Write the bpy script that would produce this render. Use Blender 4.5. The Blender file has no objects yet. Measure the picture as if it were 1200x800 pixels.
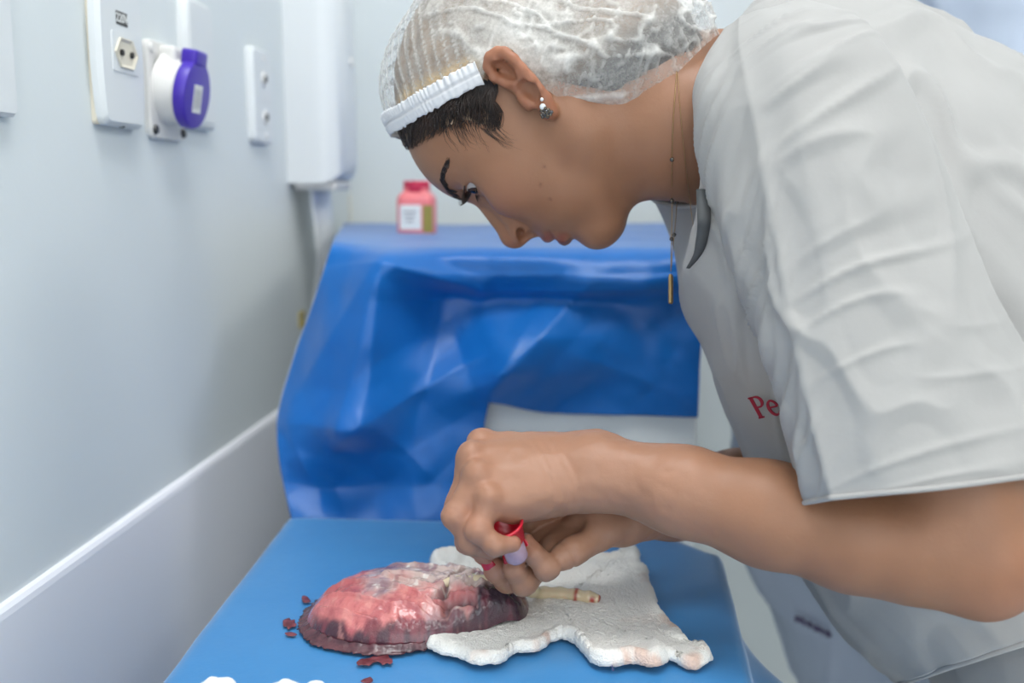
import bpy, math
import numpy as np
from math import sin, cos, pi, radians, sqrt
from mathutils import Vector, Matrix

# ------------------------------------------------------------------ camera, light, exposure
S = bpy.context.scene
COL = S.collection
FPX = 1167.0                                   # focal length in pixels of a 1200 wide frame (35 mm)
PSI, TH = radians(4.35), radians(8.53)         # yaw to the left of the wall direction, pitch down
CR = np.array([cos(PSI), sin(PSI), 0.0])
CF = np.array([-sin(PSI) * cos(TH), cos(PSI) * cos(TH), -sin(TH)])
CU = np.cross(CR, CF)
CC = np.array([0.0, 0.0, 1.22])

cam = bpy.data.objects.new('camera', bpy.data.cameras.new('camera'))
COL.objects.link(cam)
cam.data.sensor_width = 36.0
cam.data.lens = 36.0 * FPX / 1200.0
m = Matrix.Identity(4)
for i in range(3):
    m[i][0], m[i][1], m[i][2], m[i][3] = CR[i], CU[i], -CF[i], CC[i]
cam.matrix_world = m
cam.data.clip_start = 0.02
cam.data.dof.use_dof = True
cam.data.dof.focus_distance = 0.70
cam.data.dof.aperture_fstop = 3.8
S.camera = cam

W = bpy.data.worlds.new('world')
S.world = W
W.use_nodes = True
W.node_tree.nodes['Background'].inputs[0].default_value = (0.75, 0.83, 0.9, 1)
W.node_tree.nodes['Background'].inputs[1].default_value = 0.35
S.view_settings.view_transform = 'Standard'
S.view_settings.look = 'None'
S.view_settings.gamma = 1.0
S.view_settings.exposure = 0.16
S.view_settings.use_curve_mapping = False

ROOM = dict(x0=-0.42, x1=2.9, y0=-2.4, y1=1.80, h=2.75)
LAMPS = [(0.02, 0.42), (0.30, -0.75), (0.30, -1.75), (1.75, 1.05), (1.75, -0.45), (1.75, -1.65)]      # ceiling light panels (x, y)
LAMP_W = [12.0, 4.0, 4.0, 9.0, 4.0, 4.0]
SKY_W = 3.3
W.node_tree.nodes['Background'].inputs[0].default_value = (0.93, 0.97, 1.0, 1)
W.node_tree.nodes['Background'].inputs[1].default_value = SKY_W

# ------------------------------------------------------------------ helpers
def V3(p): return np.asarray(p, dtype=float)

def P(px, py, d):
    """world point seen at pixel (px, py) at distance d along the viewing axis"""
    return CC + d * (CF + (px - 600.0) / FPX * CR + (400.0 - py) / FPX * CU)

def PZ(px, py, z):
    r = P(px, py, 1.0) - CC
    return CC + r * ((z - CC[2]) / r[2])

def PY(px, py, y):
    r = P(px, py, 1.0) - CC
    return CC + r * ((y - CC[1]) / r[1])

def PX(px, py, x):
    r = P(px, py, 1.0) - CC
    return CC + r * ((x - CC[0]) / r[0])

def hsh(i, j, k, s):
    n = (i * 374761393 + j * 668265263 + k * 2147483647 % 4294967291 + s * 974711) & 0x7fffffff
    n = ((n ^ (n >> 13)) * 1274126177) & 0x7fffffff
    n = ((n ^ (n >> 16)) * 1103515245 + 12345) & 0x7fffffff
    return (n & 0xffff) / 65535.0

def noise(p, scale=1.0, seed=0):
    """smooth value noise in -1..1, p: (N,3)"""
    q = np.asarray(p, dtype=float) * scale
    b = np.floor(q).astype(np.int64)
    f = q - b
    f = f * f * (3 - 2 * f)
    out = np.zeros(len(q))
    for dx in (0, 1):
        for dy in (0, 1):
            for dz in (0, 1):
                w = np.abs(1 - dx - f[:, 0]) * np.abs(1 - dy - f[:, 1]) * np.abs(1 - dz - f[:, 2])
                out += w * hsh(b[:, 0] + dx, b[:, 1] + dy, b[:, 2] + dz, seed)
    return out * 2 - 1

def fbm(p, scale, seed=0, n=3):
    o = 0
    for i in range(n):
        o = o + noise(p, scale * 2 ** i, seed + 17 * i) * 0.5 ** i
    return o

def smooth01(x, a, b):
    t = np.clip((x - a) / (b - a), 0, 1)
    return t * t * (3 - 2 * t)

def mesh_obj(name, v, f, mat=None, parent=None, smooth=True, loc=None, mats=None, mi=None):
    me = bpy.data.meshes.new(name)
    v = np.asarray(v, dtype=np.float32)
    if isinstance(f, np.ndarray):
        k = f.shape[1]
        me.vertices.add(len(v))
        me.vertices.foreach_set('co', v.ravel())
        me.loops.add(f.size)
        me.loops.foreach_set('vertex_index', f.astype(np.int32).ravel())
        me.polygons.add(len(f))
        me.polygons.foreach_set('loop_start', np.arange(0, f.size, k, dtype=np.int32))
        me.polygons.foreach_set('loop_total', np.full(len(f), k, dtype=np.int32))
        me.update(calc_edges=True)
    else:
        me.from_pydata([tuple(x) for x in v.tolist()], [], f)
        me.update()
    me.validate()
    if smooth:
        me.polygons.foreach_set('use_smooth', [True] * len(me.polygons))
    o = bpy.data.objects.new(name, me)
    COL.objects.link(o)
    for mm in ([mat] if mats is None else mats):
        if mm is not None:
            me.materials.append(mm)
    if mi is not None:
        me.polygons.foreach_set('material_index', np.asarray(mi, dtype=np.int32))
    if parent is not None:
        o.parent = parent
    if loc is not None:
        o.location = loc
    return o

def set_color(o, rgb, name='Tint'):
    a = o.data.attributes.new(name, 'FLOAT_COLOR', 'POINT')
    c = np.ones((len(rgb), 4), dtype=np.float32)
    c[:, :3] = rgb
    a.data.foreach_set('color', c.ravel())

def tag(o, label, cat, group=None):
    o['label'] = label
    o['category'] = cat
    if group:
        o['group'] = group
    return o

def structure(o):
    o['kind'] = 'structure'
    return o

def empty(name, loc=(0, 0, 0)):
    o = bpy.data.objects.new(name, None)
    o.empty_display_size = 0.05
    COL.objects.link(o)
    o.location = loc
    return o

def under(o, root):
    """parent a part that was modelled in world space"""
    o.parent = root
    o.matrix_parent_inverse = Matrix.Translation(-Vector(root.location))
    return o

def grid_faces(nu, nv, wu=False, wv=False):
    f = []
    U_ = nu if wu else nu - 1
    V_ = nv if wv else nv - 1
    i = np.arange(U_)[:, None]
    j = np.arange(V_)[None, :]
    a = (i * nv + j)
    b = (((i + 1) % nu) * nv + j)
    c = (((i + 1) % nu) * nv + (j + 1) % nv)
    d = (i * nv + (j + 1) % nv)
    return np.stack([a, b, c, d], -1).reshape(-1, 4)

def catmull(pts, n, closed=False):
    """resample a control sequence (K,D) to n points"""
    p = np.asarray(pts, dtype=float)
    K = len(p)
    t = np.linspace(0, K if closed else K - 1, n, endpoint=not closed)
    i = np.floor(t).astype(int)
    if not closed:
        i = np.minimum(i, K - 2)
    f = (t - i)[:, None]
    def g(k):
        return p[k % K] if closed else p[np.clip(k, 0, K - 1)]
    a, b, c, d = g(i - 1), g(i), g(i + 1), g(i + 2)
    return 0.5 * ((2 * b) + (-a + c) * f + (2 * a - 5 * b + 4 * c - d) * f * f + (-a + 3 * b - 3 * c + d) * f ** 3)

def tube(pts, rad, ns=8, caps=True):
    """vertices, faces of a tube along pts"""
    p = np.asarray(pts, dtype=float)
    n = len(p)
    rad = np.broadcast_to(np.asarray(rad, dtype=float), (n,))
    t = np.gradient(p, axis=0)
    t /= np.linalg.norm(t, axis=1)[:, None] + 1e-12
    ref = np.array([0, 0, 1.0]) if abs(t[0, 2]) < 0.9 else np.array([1.0, 0, 0])
    u = np.cross(t[0], ref); u /= np.linalg.norm(u)
    vs = []
    for k in range(n):
        u = u - t[k] * (u @ t[k]); u /= np.linalg.norm(u) + 1e-12
        w = np.cross(t[k], u)
        a = np.arange(ns) * 2 * pi / ns
        vs.append(p[k] + rad[k] * (np.cos(a)[:, None] * u + np.sin(a)[:, None] * w))
    v = np.concatenate(vs)
    f = grid_faces(n, ns, False, True).tolist()
    if caps:
        f.append(list(range(ns))[::-1]) if True else None
        f.append([(n - 1) * ns + k for k in range(ns)])
    f = [list(reversed(x)) for x in f]
    return v, f

class MB:
    """collects shapes into one mesh"""
    def __init__(self): self.v = []; self.f = []; self.n = 0
    def add(self, v, f):
        v = np.asarray(v, dtype=float)
        self.f += [[int(k) + self.n for k in q] for q in f]
        self.v.append(v); self.n += len(v)
        return self
    def tube(self, pts, rad, ns=8): return self.add(*tube(pts, rad, ns))
    def box(self, c, s, M=None, bev=0.0):
        c = V3(c); s = V3(s) / 2
        if bev <= 0:
            v = np.array([[x, y, z] for x in (-1, 1) for y in (-1, 1) for z in (-1, 1)]) * s
            f = [[0, 1, 3, 2], [4, 6, 7, 5], [0, 4, 5, 1], [2, 3, 7, 6], [0, 2, 6, 4], [1, 5, 7, 3]]
        else:
            import bmesh
            bm = bmesh.new()
            bmesh.ops.create_cube(bm, size=1.0)
            for q in bm.verts: q.co = Vector((q.co.x * 2 * s[0], q.co.y * 2 * s[1], q.co.z * 2 * s[2]))
            bmesh.ops.bevel(bm, geom=bm.edges[:], offset=bev, segments=3, profile=0.5, affect='EDGES')
            bm.verts.index_update()
            v = np.array([q.co[:] for q in bm.verts]); f = [[q.index for q in fc.verts] for fc in bm.faces]
            bm.free()
        if M is not None: v = v @ np.asarray(M).T
        return self.add(v + c, f)
    def lathe(self, prof, c=(0, 0, 0), M=None, ns=32):
        """prof: (r, h) list, revolved about local z"""
        a = np.arange(ns) * 2 * pi / ns
        pr = np.asarray(prof, dtype=float)
        v = np.stack([pr[:, None, 0] * np.cos(a), pr[:, None, 0] * np.sin(a), np.broadcast_to(pr[:, 1, None], (len(pr), ns))], -1).reshape(-1, 3)
        f = [list(reversed(q)) for q in grid_faces(len(pr), ns, False, True).tolist()]
        if M is not None: v = v @ np.asarray(M).T
        return self.add(v + V3(c), f)
    def prism(self, outline, h, M=None, c=(0, 0, 0), bev=0.0):
        """outline: (x, y) counter-clockwise, extruded along z from 0 to h, with a small chamfer at the top"""
        o = np.asarray(outline, dtype=float); n = len(o)
        cen = o.mean(0)
        ins = o - bev * (o - cen) / (np.linalg.norm(o - cen, axis=1)[:, None] + 1e-9)
        L = [np.c_[o, np.zeros(n)], np.c_[o, np.full(n, h - bev)], np.c_[ins, np.full(n, h)]]
        v = np.concatenate(L)
        f = []
        for r in range(2):
            for k in range(n):
                f.append([r * n + k, r * n + (k + 1) % n, (r + 1) * n + (k + 1) % n, (r + 1) * n + k])
        f.append([2 * n + k for k in range(n)])
        f.append([k for k in range(n)][::-1])
        if M is not None: v = v @ np.asarray(M).T
        return self.add(v + V3(c), f)
    def build(self, name, mat, parent=None, smooth=False, loc=None):
        o = mesh_obj(name, np.concatenate(self.v), self.f, mat, parent, smooth, loc)
        return o

def frame(z, up=(0, 0, 1)):
    """3x3 with columns x, y, z where z is the given direction"""
    z = V3(z); z = z / np.linalg.norm(z)
    x = np.cross(up, z)
    if np.linalg.norm(x) < 1e-6: x = np.array([1.0, 0, 0])
    x /= np.linalg.norm(x)
    return np.stack([x, np.cross(z, x), z], 1)

def solidify(o, t, offset=-1.0):
    md = o.modifiers.new('thickness', 'SOLIDIFY')
    md.thickness = t; md.offset = offset; md.use_even_offset = False
    return o

def auto_smooth(o, ang=35):
    o.data.polygons.foreach_set('use_smooth', [True] * len(o.data.polygons))
    o.data.set_sharp_from_angle(angle=radians(ang))
    return o

# ------------------------------------------------------------------ materials
def srgb(r, g, b):
    def l(c):
        c /= 255.0
        return c / 12.92 if c <= 0.04045 else ((c + 0.055) / 1.055) ** 2.4
    return (l(r), l(g), l(b), 1.0)

class MT:
    def __init__(self, name, color=(0.8, 0.8, 0.8, 1), rough=0.6, **kw):
        self.m = bpy.data.materials.new(name)
        self.m.use_nodes = True
        self.t = self.m.node_tree
        self.b = self.t.nodes['Principled BSDF']
        self.b.inputs['Base Color'].default_value = color
        self.b.inputs['Roughness'].default_value = rough
        for k, v in kw.items():
            self.b.inputs[k.replace('_', ' ')].default_value = v
        self.color = color
        self.co = None
        self.h = None
    def n(self, t, **kw):
        x = self.t.nodes.new(t)
        for k, v in kw.items(): setattr(x, k, v)
        return x
    def l(self, a, b): self.t.links.new(a, b)
    def coord(self):
        if self.co is None: self.co = self.n('ShaderNodeTexCoord').outputs['Object']
        return self.co
    def noise(self, scale, detail=3, rough=0.55, stretch=None):
        x = self.n('ShaderNodeTexNoise')
        x.inputs['Scale'].default_value = scale; x.inputs['Detail'].default_value = detail; x.inputs['Roughness'].default_value = rough
        if stretch is not None:
            mp = self.n('ShaderNodeMapping'); mp.inputs['Scale'].default_value = stretch
            self.l(self.coord(), mp.inputs['Vector']); self.l(mp.outputs[0], x.inputs['Vector'])
        else:
            self.l(self.coord(), x.inputs['Vector'])
        return x.outputs['Fac']
    def ramp(self, fac, stops):
        r = self.n('ShaderNodeValToRGB')
        e = r.color_ramp.elements
        while len(e) < len(stops): e.new(0.5)
        for k, (p, c) in enumerate(stops): e[k].position = p; e[k].color = c
        self.l(fac, r.inputs[0])
        return r.outputs[0]
    def color_noise(self, c2, scale, lo=0.35, hi=0.7, detail=4):
        c = self.ramp(self.noise(scale, detail), [(lo, self.color), (hi, c2)])
        self.l(c, self.b.inputs['Base Color'])
        return self
    def attr_color(self, name='Tint', mult=None):
        a = self.n('ShaderNodeAttribute'); a.attribute_name = name
        out = a.outputs['Color']
        if mult is not None:
            mx = self.n('ShaderNodeMix'); mx.data_type = 'RGBA'; mx.blend_type = 'MULTIPLY'; mx.inputs[0].default_value = 1.0
            self.l(out, mx.inputs[6]); self.l(mult, mx.inputs[7]); out = mx.outputs[2]
        self.l(out, self.b.inputs['Base Color'])
        return self
    def bump(self, fac, strength=0.2, dist=0.001):
        x = self.n('ShaderNodeBump')
        x.inputs['Strength'].default_value = strength; x.inputs['Distance'].default_value = dist
        self.l(fac, x.inputs['Height'])
        if self.h is not None: self.l(self.h, x.inputs['Normal'])
        self.h = x.outputs[0]
        self.l(self.h, self.b.inputs['Normal'])
        return self

def simple(name, rgb, rough=0.5, bump=None, **kw):
    t = MT(name, srgb(*rgb), rough, **kw)
    if bump: t.bump(t.noise(bump[0], 4), bump[1], bump[2])
    return t.m

MAT = {}
t = MT('painted_wall', srgb(220, 225, 225), 0.55); t.color_noise(srgb(215, 221, 222), 1.6); t.bump(t.noise(260, 3), 0.12, 0.0006); MAT['wall'] = t.m
t = MT('wall_panel', srgb(240, 240, 244), 0.38); t.color_noise(srgb(235, 236, 241), 2.0); t.bump(t.noise(120, 2), 0.05, 0.0004); MAT['panel'] = t.m
MAT['ceiling'] = simple('ceiling_paint', (236, 238, 238), 0.8, (90, 0.1, 0.001))
t = MT('pale_floor', srgb(222, 228, 230), 0.3); t.color_noise(srgb(210, 216, 219), 3.0); MAT['floor'] = t.m
MAT['plastic_white'] = simple('white_plastic', (219, 222, 223), 0.32, (60, 0.03, 0.0004))
MAT['plastic_aged'] = simple('greyish_white_plastic', (222, 220, 216), 0.38, (60, 0.04, 0.0004))
MAT['socket_cream'] = simple('cream_socket_plastic', (222, 214, 196), 0.4, (60, 0.03, 0.0003))
MAT['dark'] = simple('dark_hole', (28, 27, 26), 0.6, (60, 0.05, 0.0003))
MAT['label_dark'] = simple('dark_label', (60, 60, 58), 0.5, (60, 0.03, 0.0002))
MAT['label_white'] = simple('white_label', (228, 228, 224), 0.5, (60, 0.03, 0.0002))
MAT['print_grey'] = simple('grey_print', (120, 122, 128), 0.6, (60, 0.03, 0.0002))
MAT['purple'] = simple('violet_plastic', (66, 40, 168), 0.35, (80, 0.04, 0.0004))
MAT['metal'] = simple('brushed_steel', (180, 182, 184), 0.3, (80, 0.03, 0.0003), Metallic=1.0)
MAT['screw'] = simple('dark_screw', (60, 60, 60), 0.35, (80, 0.05, 0.0003), Metallic=0.8)
t = MT('white_lacquer', srgb(242, 245, 245), 0.35); t.color_noise(srgb(236, 240, 241), 2.5); MAT['lacquer'] = t.m
def drape_mat(name, rgb, rgb2, rough, sheen):
    t = MT(name, srgb(*rgb), rough)
    t.b.inputs['Sheen Weight'].default_value = sheen
    t.b.inputs['Sheen Roughness'].default_value = 0.32
    t.b.inputs['Sheen Tint'].default_value = (0.85, 0.92, 1, 1)
    t.color_noise(srgb(*rgb2), 5.0, 0.3, 0.75)
    t.bump(t.noise(34, 5, 0.6), 0.25, 0.0015)
    t.bump(t.noise(420, 2), 0.10, 0.0004)
    return t.m
MAT['drape'] = drape_mat('blue_drape_fabric', (0, 104, 184), (0, 93, 174), 0.42, 0.5)
MAT['drape_table'] = drape_mat('blue_table_drape_fabric', (62, 136, 194), (52, 127, 188), 0.40, 0.5)

# ------------------------------------------------------------------ room shell
def slab(name, lo, hi, mat):
    lo, hi = V3(lo), V3(hi)
    return structure(MB().box((lo + hi) / 2, hi - lo).build(name, mat))
r = ROOM
ROOM['y1'] = 1.75
slab('floor', (r['x0'] - .1, r['y0'] - .1, -0.1), (r['x1'] + .1, r['y1'] + .1, 0), MAT['floor'])
slab('ceiling', (r['x0'] - .1, r['y0'] - .1, r['h']), (r['x1'] + .1, r['y1'] + .1, r['h'] + .1), MAT['ceiling'])
slab('wall_left', (r['x0'] - .1, r['y0'], 0), (r['x0'], r['y1'], r['h']), MAT['wall'])
slab('wall_back', (r['x0'] - .1, r['y1'], 0), (r['x1'] + .1, r['y1'] + .1, r['h']), MAT['wall'])
slab('wall_right', (r['x1'], r['y0'], 0), (r['x1'] + .1, r['y1'], r['h']), MAT['wall'])
# wall behind the camera; its wide unseen window is added for soft frontal light
WIN = (-0.35, 1.75, 0.90, 2.25)
wf = MB()
for lo_, hi_ in (((r['x0'] - .1, 0), (WIN[0], r['h'])), ((WIN[1], 0), (r['x1'] + .1, r['h'])), ((WIN[0], 0), (WIN[1], WIN[2])), ((WIN[0], WIN[3]), (WIN[1], r['h']))):
    wf.box(((lo_[0] + hi_[0]) / 2, r['y0'] - .05, (lo_[1] + hi_[1]) / 2), (hi_[0] - lo_[0], .1, hi_[1] - lo_[1]))
structure(wf.build('wall_front', MAT['wall']))
wn = structure(empty('fill_window', ((WIN[0] + WIN[1]) / 2, r['y0'] - .05, (WIN[2] + WIN[3]) / 2)))
ww, wh = WIN[1] - WIN[0], WIN[3] - WIN[2]
for a_, b_, c_, d_ in ((0, wh / 2 - .02, ww, .04), (0, -wh / 2 + .02, ww, .04), (-ww / 2 + .02, 0, .04, wh), (ww / 2 - .02, 0, .04, wh), (0, 0, .04, wh)):
    MB().box((a_, 0, b_), (c_, .06, d_), bev=.004).build('fill_window_frame', MAT['lacquer'], wn)
gm = MT('fill_window_glass', (1, 1, 1, 1), 0.0); gt = gm.n('ShaderNodeBsdfTransparent'); gm.l(gt.outputs[0], gm.t.nodes['Material Output'].inputs[0])
for sx in (-1, 1): MB().box((sx * ww / 4, 0, 0), (ww / 2 - .06, .004, wh - .08)).build('pane', gm.m, wn)
PL = bpy.data.lights.new('fill_window_portal', 'AREA'); PL.shape = 'RECTANGLE'; PL.size = ww; PL.size_y = wh; PL.cycles.is_portal = True
po = bpy.data.objects.new('fill_window_portal', PL); COL.objects.link(po); po.location = ((WIN[0] + WIN[1]) / 2, r['y0'] - .09, (WIN[2] + WIN[3]) / 2); po.rotation_euler = (radians(90), 0, 0)
# smooth lower wall panel with its rounded top edge
wp = MB()
prof = [(0, 0), (0.007, 0), (0.007, 0.918), (0.0062, 0.9225), (0.004, 0.9255), (0.0, 0.9265)]
pv = np.array([[r['x0'] + a, y, z] for y in (r['y0'], r['y1']) for a, z in prof])
n_ = len(prof)
wp.add(pv, [[k, k + n_, (k + 1) + n_, k + 1] for k in range(n_ - 1)])
structure(wp.build('trim_1', MAT['panel']))
bb = MB(); bb.box(((r['x0'] + r['x1']) / 2, r['y1'] - .006, .045), (r['x1'] - r['x0'], .012, .09), bev=.003)
structure(bb.build('baseboard_back', MAT['lacquer']))

# ceiling lamps: frame, glowing diffuser, and the light they give
mt = MT('lamp_diffuser', (1, 1, 1, 1), 0.4)
mt.b.inputs['Emission Color'].default_value = (1.0, 0.98, 0.95, 1); mt.b.inputs['Emission Strength'].default_value = 3.0
MAT['diffuser'] = mt.m
for k, (lx, ly) in enumerate(LAMPS):
    e = empty('ceiling_lamp', (lx, ly, r['h']))
    tag(e, 'square white ceiling light panel, ' + ['left row, nearest the back wall', 'left row, middle', 'left row, nearest the fill window', 'right row, nearest the back wall', 'right row, middle', 'right row, nearest the fill window'][k], 'ceiling lamp', 'ceiling light panels')
    f = MB()
    for a, b, c, d in ((-.31, 0, .02, .64), (.31, 0, .02, .64), (0, -.31, .6, .02), (0, .31, .6, .02)):
        f.box((a, b, -.012), (c, d, .024), bev=.003)
    f.build('frame', MAT['plastic_white'], e)
    MB().box((0, 0, -.008), (.6, .6, .008)).build('diffuser', MAT['diffuser'], e)
    L = bpy.data.lights.new('ceiling_lamp_light', 'AREA'); L.shape = 'SQUARE'; L.size = 0.6; L.energy = LAMP_W[k]; L.color = (0.97, 0.99, 1.0)
    lo = bpy.data.objects.new('lamp_light', L); COL.objects.link(lo); lo.parent = e; lo.location = (0, 0, -.03)

# ------------------------------------------------------------------ things on the left wall
MW = np.array([[0, 0, 1.0], [1, 0, 0], [0, 1, 0]])        # local x -> along the wall, y -> up, z -> out of the wall
WX = r['x0']

def rounded(w, h, rad, bow=0.0, n=6):
    pts = []
    for cx, cy, a0 in ((w / 2 - rad, h / 2 - rad, 0), (-w / 2 + rad, h / 2 - rad, 90), (-w / 2 + rad, -h / 2 + rad, 180), (w / 2 - rad, -h / 2 + rad, 270)):
        for k in range(n + 1):
            a = radians(a0 + 90 * k / n)
            pts.append([cx + rad * cos(a), cy + rad * sin(a)])
    o = np.array(pts)
    if bow:      # extra points down the long sides so that they bulge
        q = []
        for k in range(len(o)):
            a, b = o[k], o[(k + 1) % len(o)]
            q.append(a)
            if abs(a[1] - b[1]) > h * .4:
                for s in np.linspace(0, 1, 9)[1:-1]: q.append(a + (b - a) * s)
        o = np.array(q)
        o[:, 0] += np.sign(o[:, 0]) * bow * (1 - (o[:, 1] / (h / 2)) ** 2)
    return o

def wall_thing(name, cy, cz, label, cat, group=None):
    e = empty(name, (WX, cy, cz))
    return tag(e, label, cat, group)

def wall_yz(px, py, off=0.0):
    q = PX(px, py, WX + off); return q[1], q[2]

def hexish(w, h):
    return [(w * .5, 0), (w * .27, h * .5), (-w * .27, h * .5), (-w * .5, 0), (-w * .27, -h * .5), (w * .27, -h * .5)]

def socket_face(e, y, z, x0):
    """a six sided recessed outlet with two pins' holes"""
    o = np.array(hexish(.040, .0235)) ; n = len(o)
    rim = rounded(.050, .034, .003)
    MB().prism(rim, .0012, MW, (x0, y, z), .0004).build('socket_frame', MAT['plastic_white'], e)
    rec = MB()
    a = np.c_[o * 1.06, np.full(n, .0030)]; b = np.c_[o, np.full(n, .0030)]; c = np.c_[o * .82, np.full(n, .0014)]
    v = np.concatenate([np.c_[o * 1.06, np.zeros(n)], a, b, c])
    f = []
    for q in range(3):
        for k in range(n): f.append([q * n + k, q * n + (k + 1) % n, (q + 1) * n + (k + 1) % n, (q + 1) * n + k])
    f.append([3 * n + k for k in range(n)])
    rec.add(v @ MW.T + V3((x0, y, z)), f)
    s = rec.build('socket', MAT['socket_cream'], e)
    for dy in (-.0095, .0095):
        MB().lathe([(0, .0034), (.0026, .0034), (.0028, .0014)], (x0 + .0002, y + dy, z), MW, 14).build('pin_hole', MAT['dark'], s)

# plate cut by the left edge of the picture
y, z = wall_yz(21.5, 138, .008)
e = wall_thing('outlet_plate', y - .041, z + .062, 'white outlet plate cut by the left edge of the photo', 'wall outlet', 'wall plates')
auto_smooth(MB().prism(rounded(.082, .124, .005), .009, MW, bev=.003).build('cover', MAT['plastic_white'], e))
socket_face(e, -.004, .018, .0088)
# plate with the 220V sticker
y0, z0 = wall_yz(111, 146, .004); y1, _ = wall_yz(159, 150, .012)
w2 = .079
e = wall_thing('outlet_plate', y0 + w2 / 2 + .002, z0 + .0665, 'white wall plate with 220V sticker and one cream outlet', 'wall outlet', 'wall plates')
auto_smooth(MB().prism(rounded(w2 - .003, .131, .003), .004, MW).build('back_box', MAT['socket_cream'], e))
auto_smooth(MB().prism(rounded(w2 - .006, .132, .007, .006), .0095, MW, (.0036, 0, 0), bev=.004).build('cover', MAT['plastic_white'], e))
socket_face(e, .003, -.003, .0127)
def text_mesh(name, body, size, M, loc, mat, parent, ext=.0003, bold=False):
    c = bpy.data.curves.new(name, 'FONT'); c.body = body; c.size = size; c.extrude = ext; c.align_x = 'CENTER'; c.align_y = 'CENTER'
    if bold: c.offset = size * .018
    ob = bpy.data.objects.new(name, c)
    COL.objects.link(ob)
    dg = bpy.context.evaluated_depsgraph_get()
    me = bpy.data.meshes.new_from_object(ob.evaluated_get(dg))
    bpy.data.objects.remove(ob)
    co = np.array([q.co[:] for q in me.vertices]) @ np.asarray(M).T + V3(loc)
    me.vertices.foreach_set('co', co.astype(np.float32).ravel())
    me.materials.clear(); me.materials.append(mat)
    o = bpy.data.objects.new(name, me); COL.objects.link(o); o.parent = parent
    return o
st = MB().prism(rounded(.021, .0115, .0004), .0003, MW, (.0131, .000, .0262)).build('sticker', MAT['label_dark'], e)
st['label'] = 'dark sticker reading 220V'
text_mesh('sticker_lettering', '220V', .0105, MW, (.0136, .000, .0262), MAT['label_white'], st, .0001, True)
MB().lathe([(0, .0014), (.0022, .0014), (.0026, 0)], (.008, .0, -.0665), np.eye(3), 12).build('screw', MAT['screw'], e)

# industrial socket with a violet lid
yf, zf = wall_yz(194, 108, .004)
e = wall_thing('industrial_socket', yf, zf, 'grey-white industrial wall socket with a round violet lid', 'wall socket')
fl = MB().prism(rounded(.082, .092, .009), .006, MW, bev=.0015).build('flange', MAT['plastic_aged'], e); auto_smooth(fl)
for a, b in ((-.033, .038), (.033, .038), (-.033, -.038), (.033, -.038)):
    s = MB().lathe([(0, .0085), (.0038, .0085), (.005, .006)], (0, a, b), MW, 14).build('screw', MAT['plastic_aged'] if (a < 0 < b) else MAT['screw'], fl)
tilt = Matrix.Rotation(radians(9), 3, 'Y')      # the mouth looks slightly downwards
MS = np.array(tilt) @ MW
h = MB().lathe([(.0365, 0), (.0355, .004), (.032, .010), (.0305, .018), (.0315, .020), (.0315, .022), (0, .022)], (.004, 0, .002), MS, 40).build('housing', MAT['plastic_aged'], e)
auto_smooth(h)
MB().box((.012, 0, .034), (.018, .028, .018), bev=.004).build('hinge_block', MAT['plastic_aged'], h)
lid = MB().lathe([(0, .0205), (.0315, .0205), (.0332, .022), (.0335, .030), (.0322, .0325), (.030, .0330), (0, .0332)], (.004, 0, .002), MS, 44)
lid.box(MS @ V3((0, .034, .0255)) + V3((.004, 0, .002)), (.016, .030, .016), MS @ MW.T, bev=.003)
lid = lid.build('lid', MAT['purple'], e); auto_smooth(lid)
ll = MB().prism(rounded(.020, .027, .001), .0004, MS, MS @ V3((-.001, -.004, .0332)) + V3((.004, 0, .002))).build('lid_label', MAT['label_white'], lid)
for k in range(4):
    MB().prism(rounded(.0012, .02 - .003 * (k % 2), .0003), .0002, MS, MS @ V3((-.0085 + .0045 * k, -.004, .0336)) + V3((.004, 0, .002))).build('print_line', MAT['print_grey'], ll)

# plain plate behind it
ya, za = wall_yz(217, 20, .008); yb, zb = wall_yz(254, 154, .01)
e = wall_thing('blank_plate', (ya + yb) / 2, zb + .066, 'plain white blank wall plate behind the violet-lidded socket', 'wall plate', 'wall plates')
auto_smooth(MB().prism(rounded(yb - ya, .132, .006, .004), .0105, MW, bev=.004).build('cover', MAT['plastic_white'], e))
MB().prism(rounded((yb - ya) * .9, .118, .004), .0012, MW, (.0103, 0, 0), .0005).build('inner_panel', MAT['plastic_white'], e)

# plate with two round jacks
ya, za = wall_yz(294, 50, .008); yb, zb = wall_yz(321, 167, .01)
e = wall_thing('jack_plate', (ya + yb) / 2, (za + zb) / 2 - .003, 'small white wall plate with two round jacks, beside the dispenser', 'wall plate', 'wall plates')
hh = za - zb
auto_smooth(MB().prism(rounded(yb - ya, hh, .008), .010, MW, bev=.003).build('cover', MAT['plastic_white'], e))
for dz in (.022, -.025):
    j = MB().lathe([(0, .0125), (.0035, .0125), (.004, .0118), (.0085, .0118), (.0098, .0095)], (0, 0.004, dz), MW, 20).build('jack', MAT['plastic_aged'], e)
    MB().lathe([(0, .0131), (.0042, .0131), (.0044, .0118)], (0, 0.004, dz), MW, 14).build('jack_hole', MAT['dark'], j)
for dz in (.047, -.047):
    MB().lathe([(0, .0115), (.0025, .0115), (.003, .009)], (0, .004, dz), MW, 12).build('screw', MAT['plastic_aged'], e)

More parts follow.
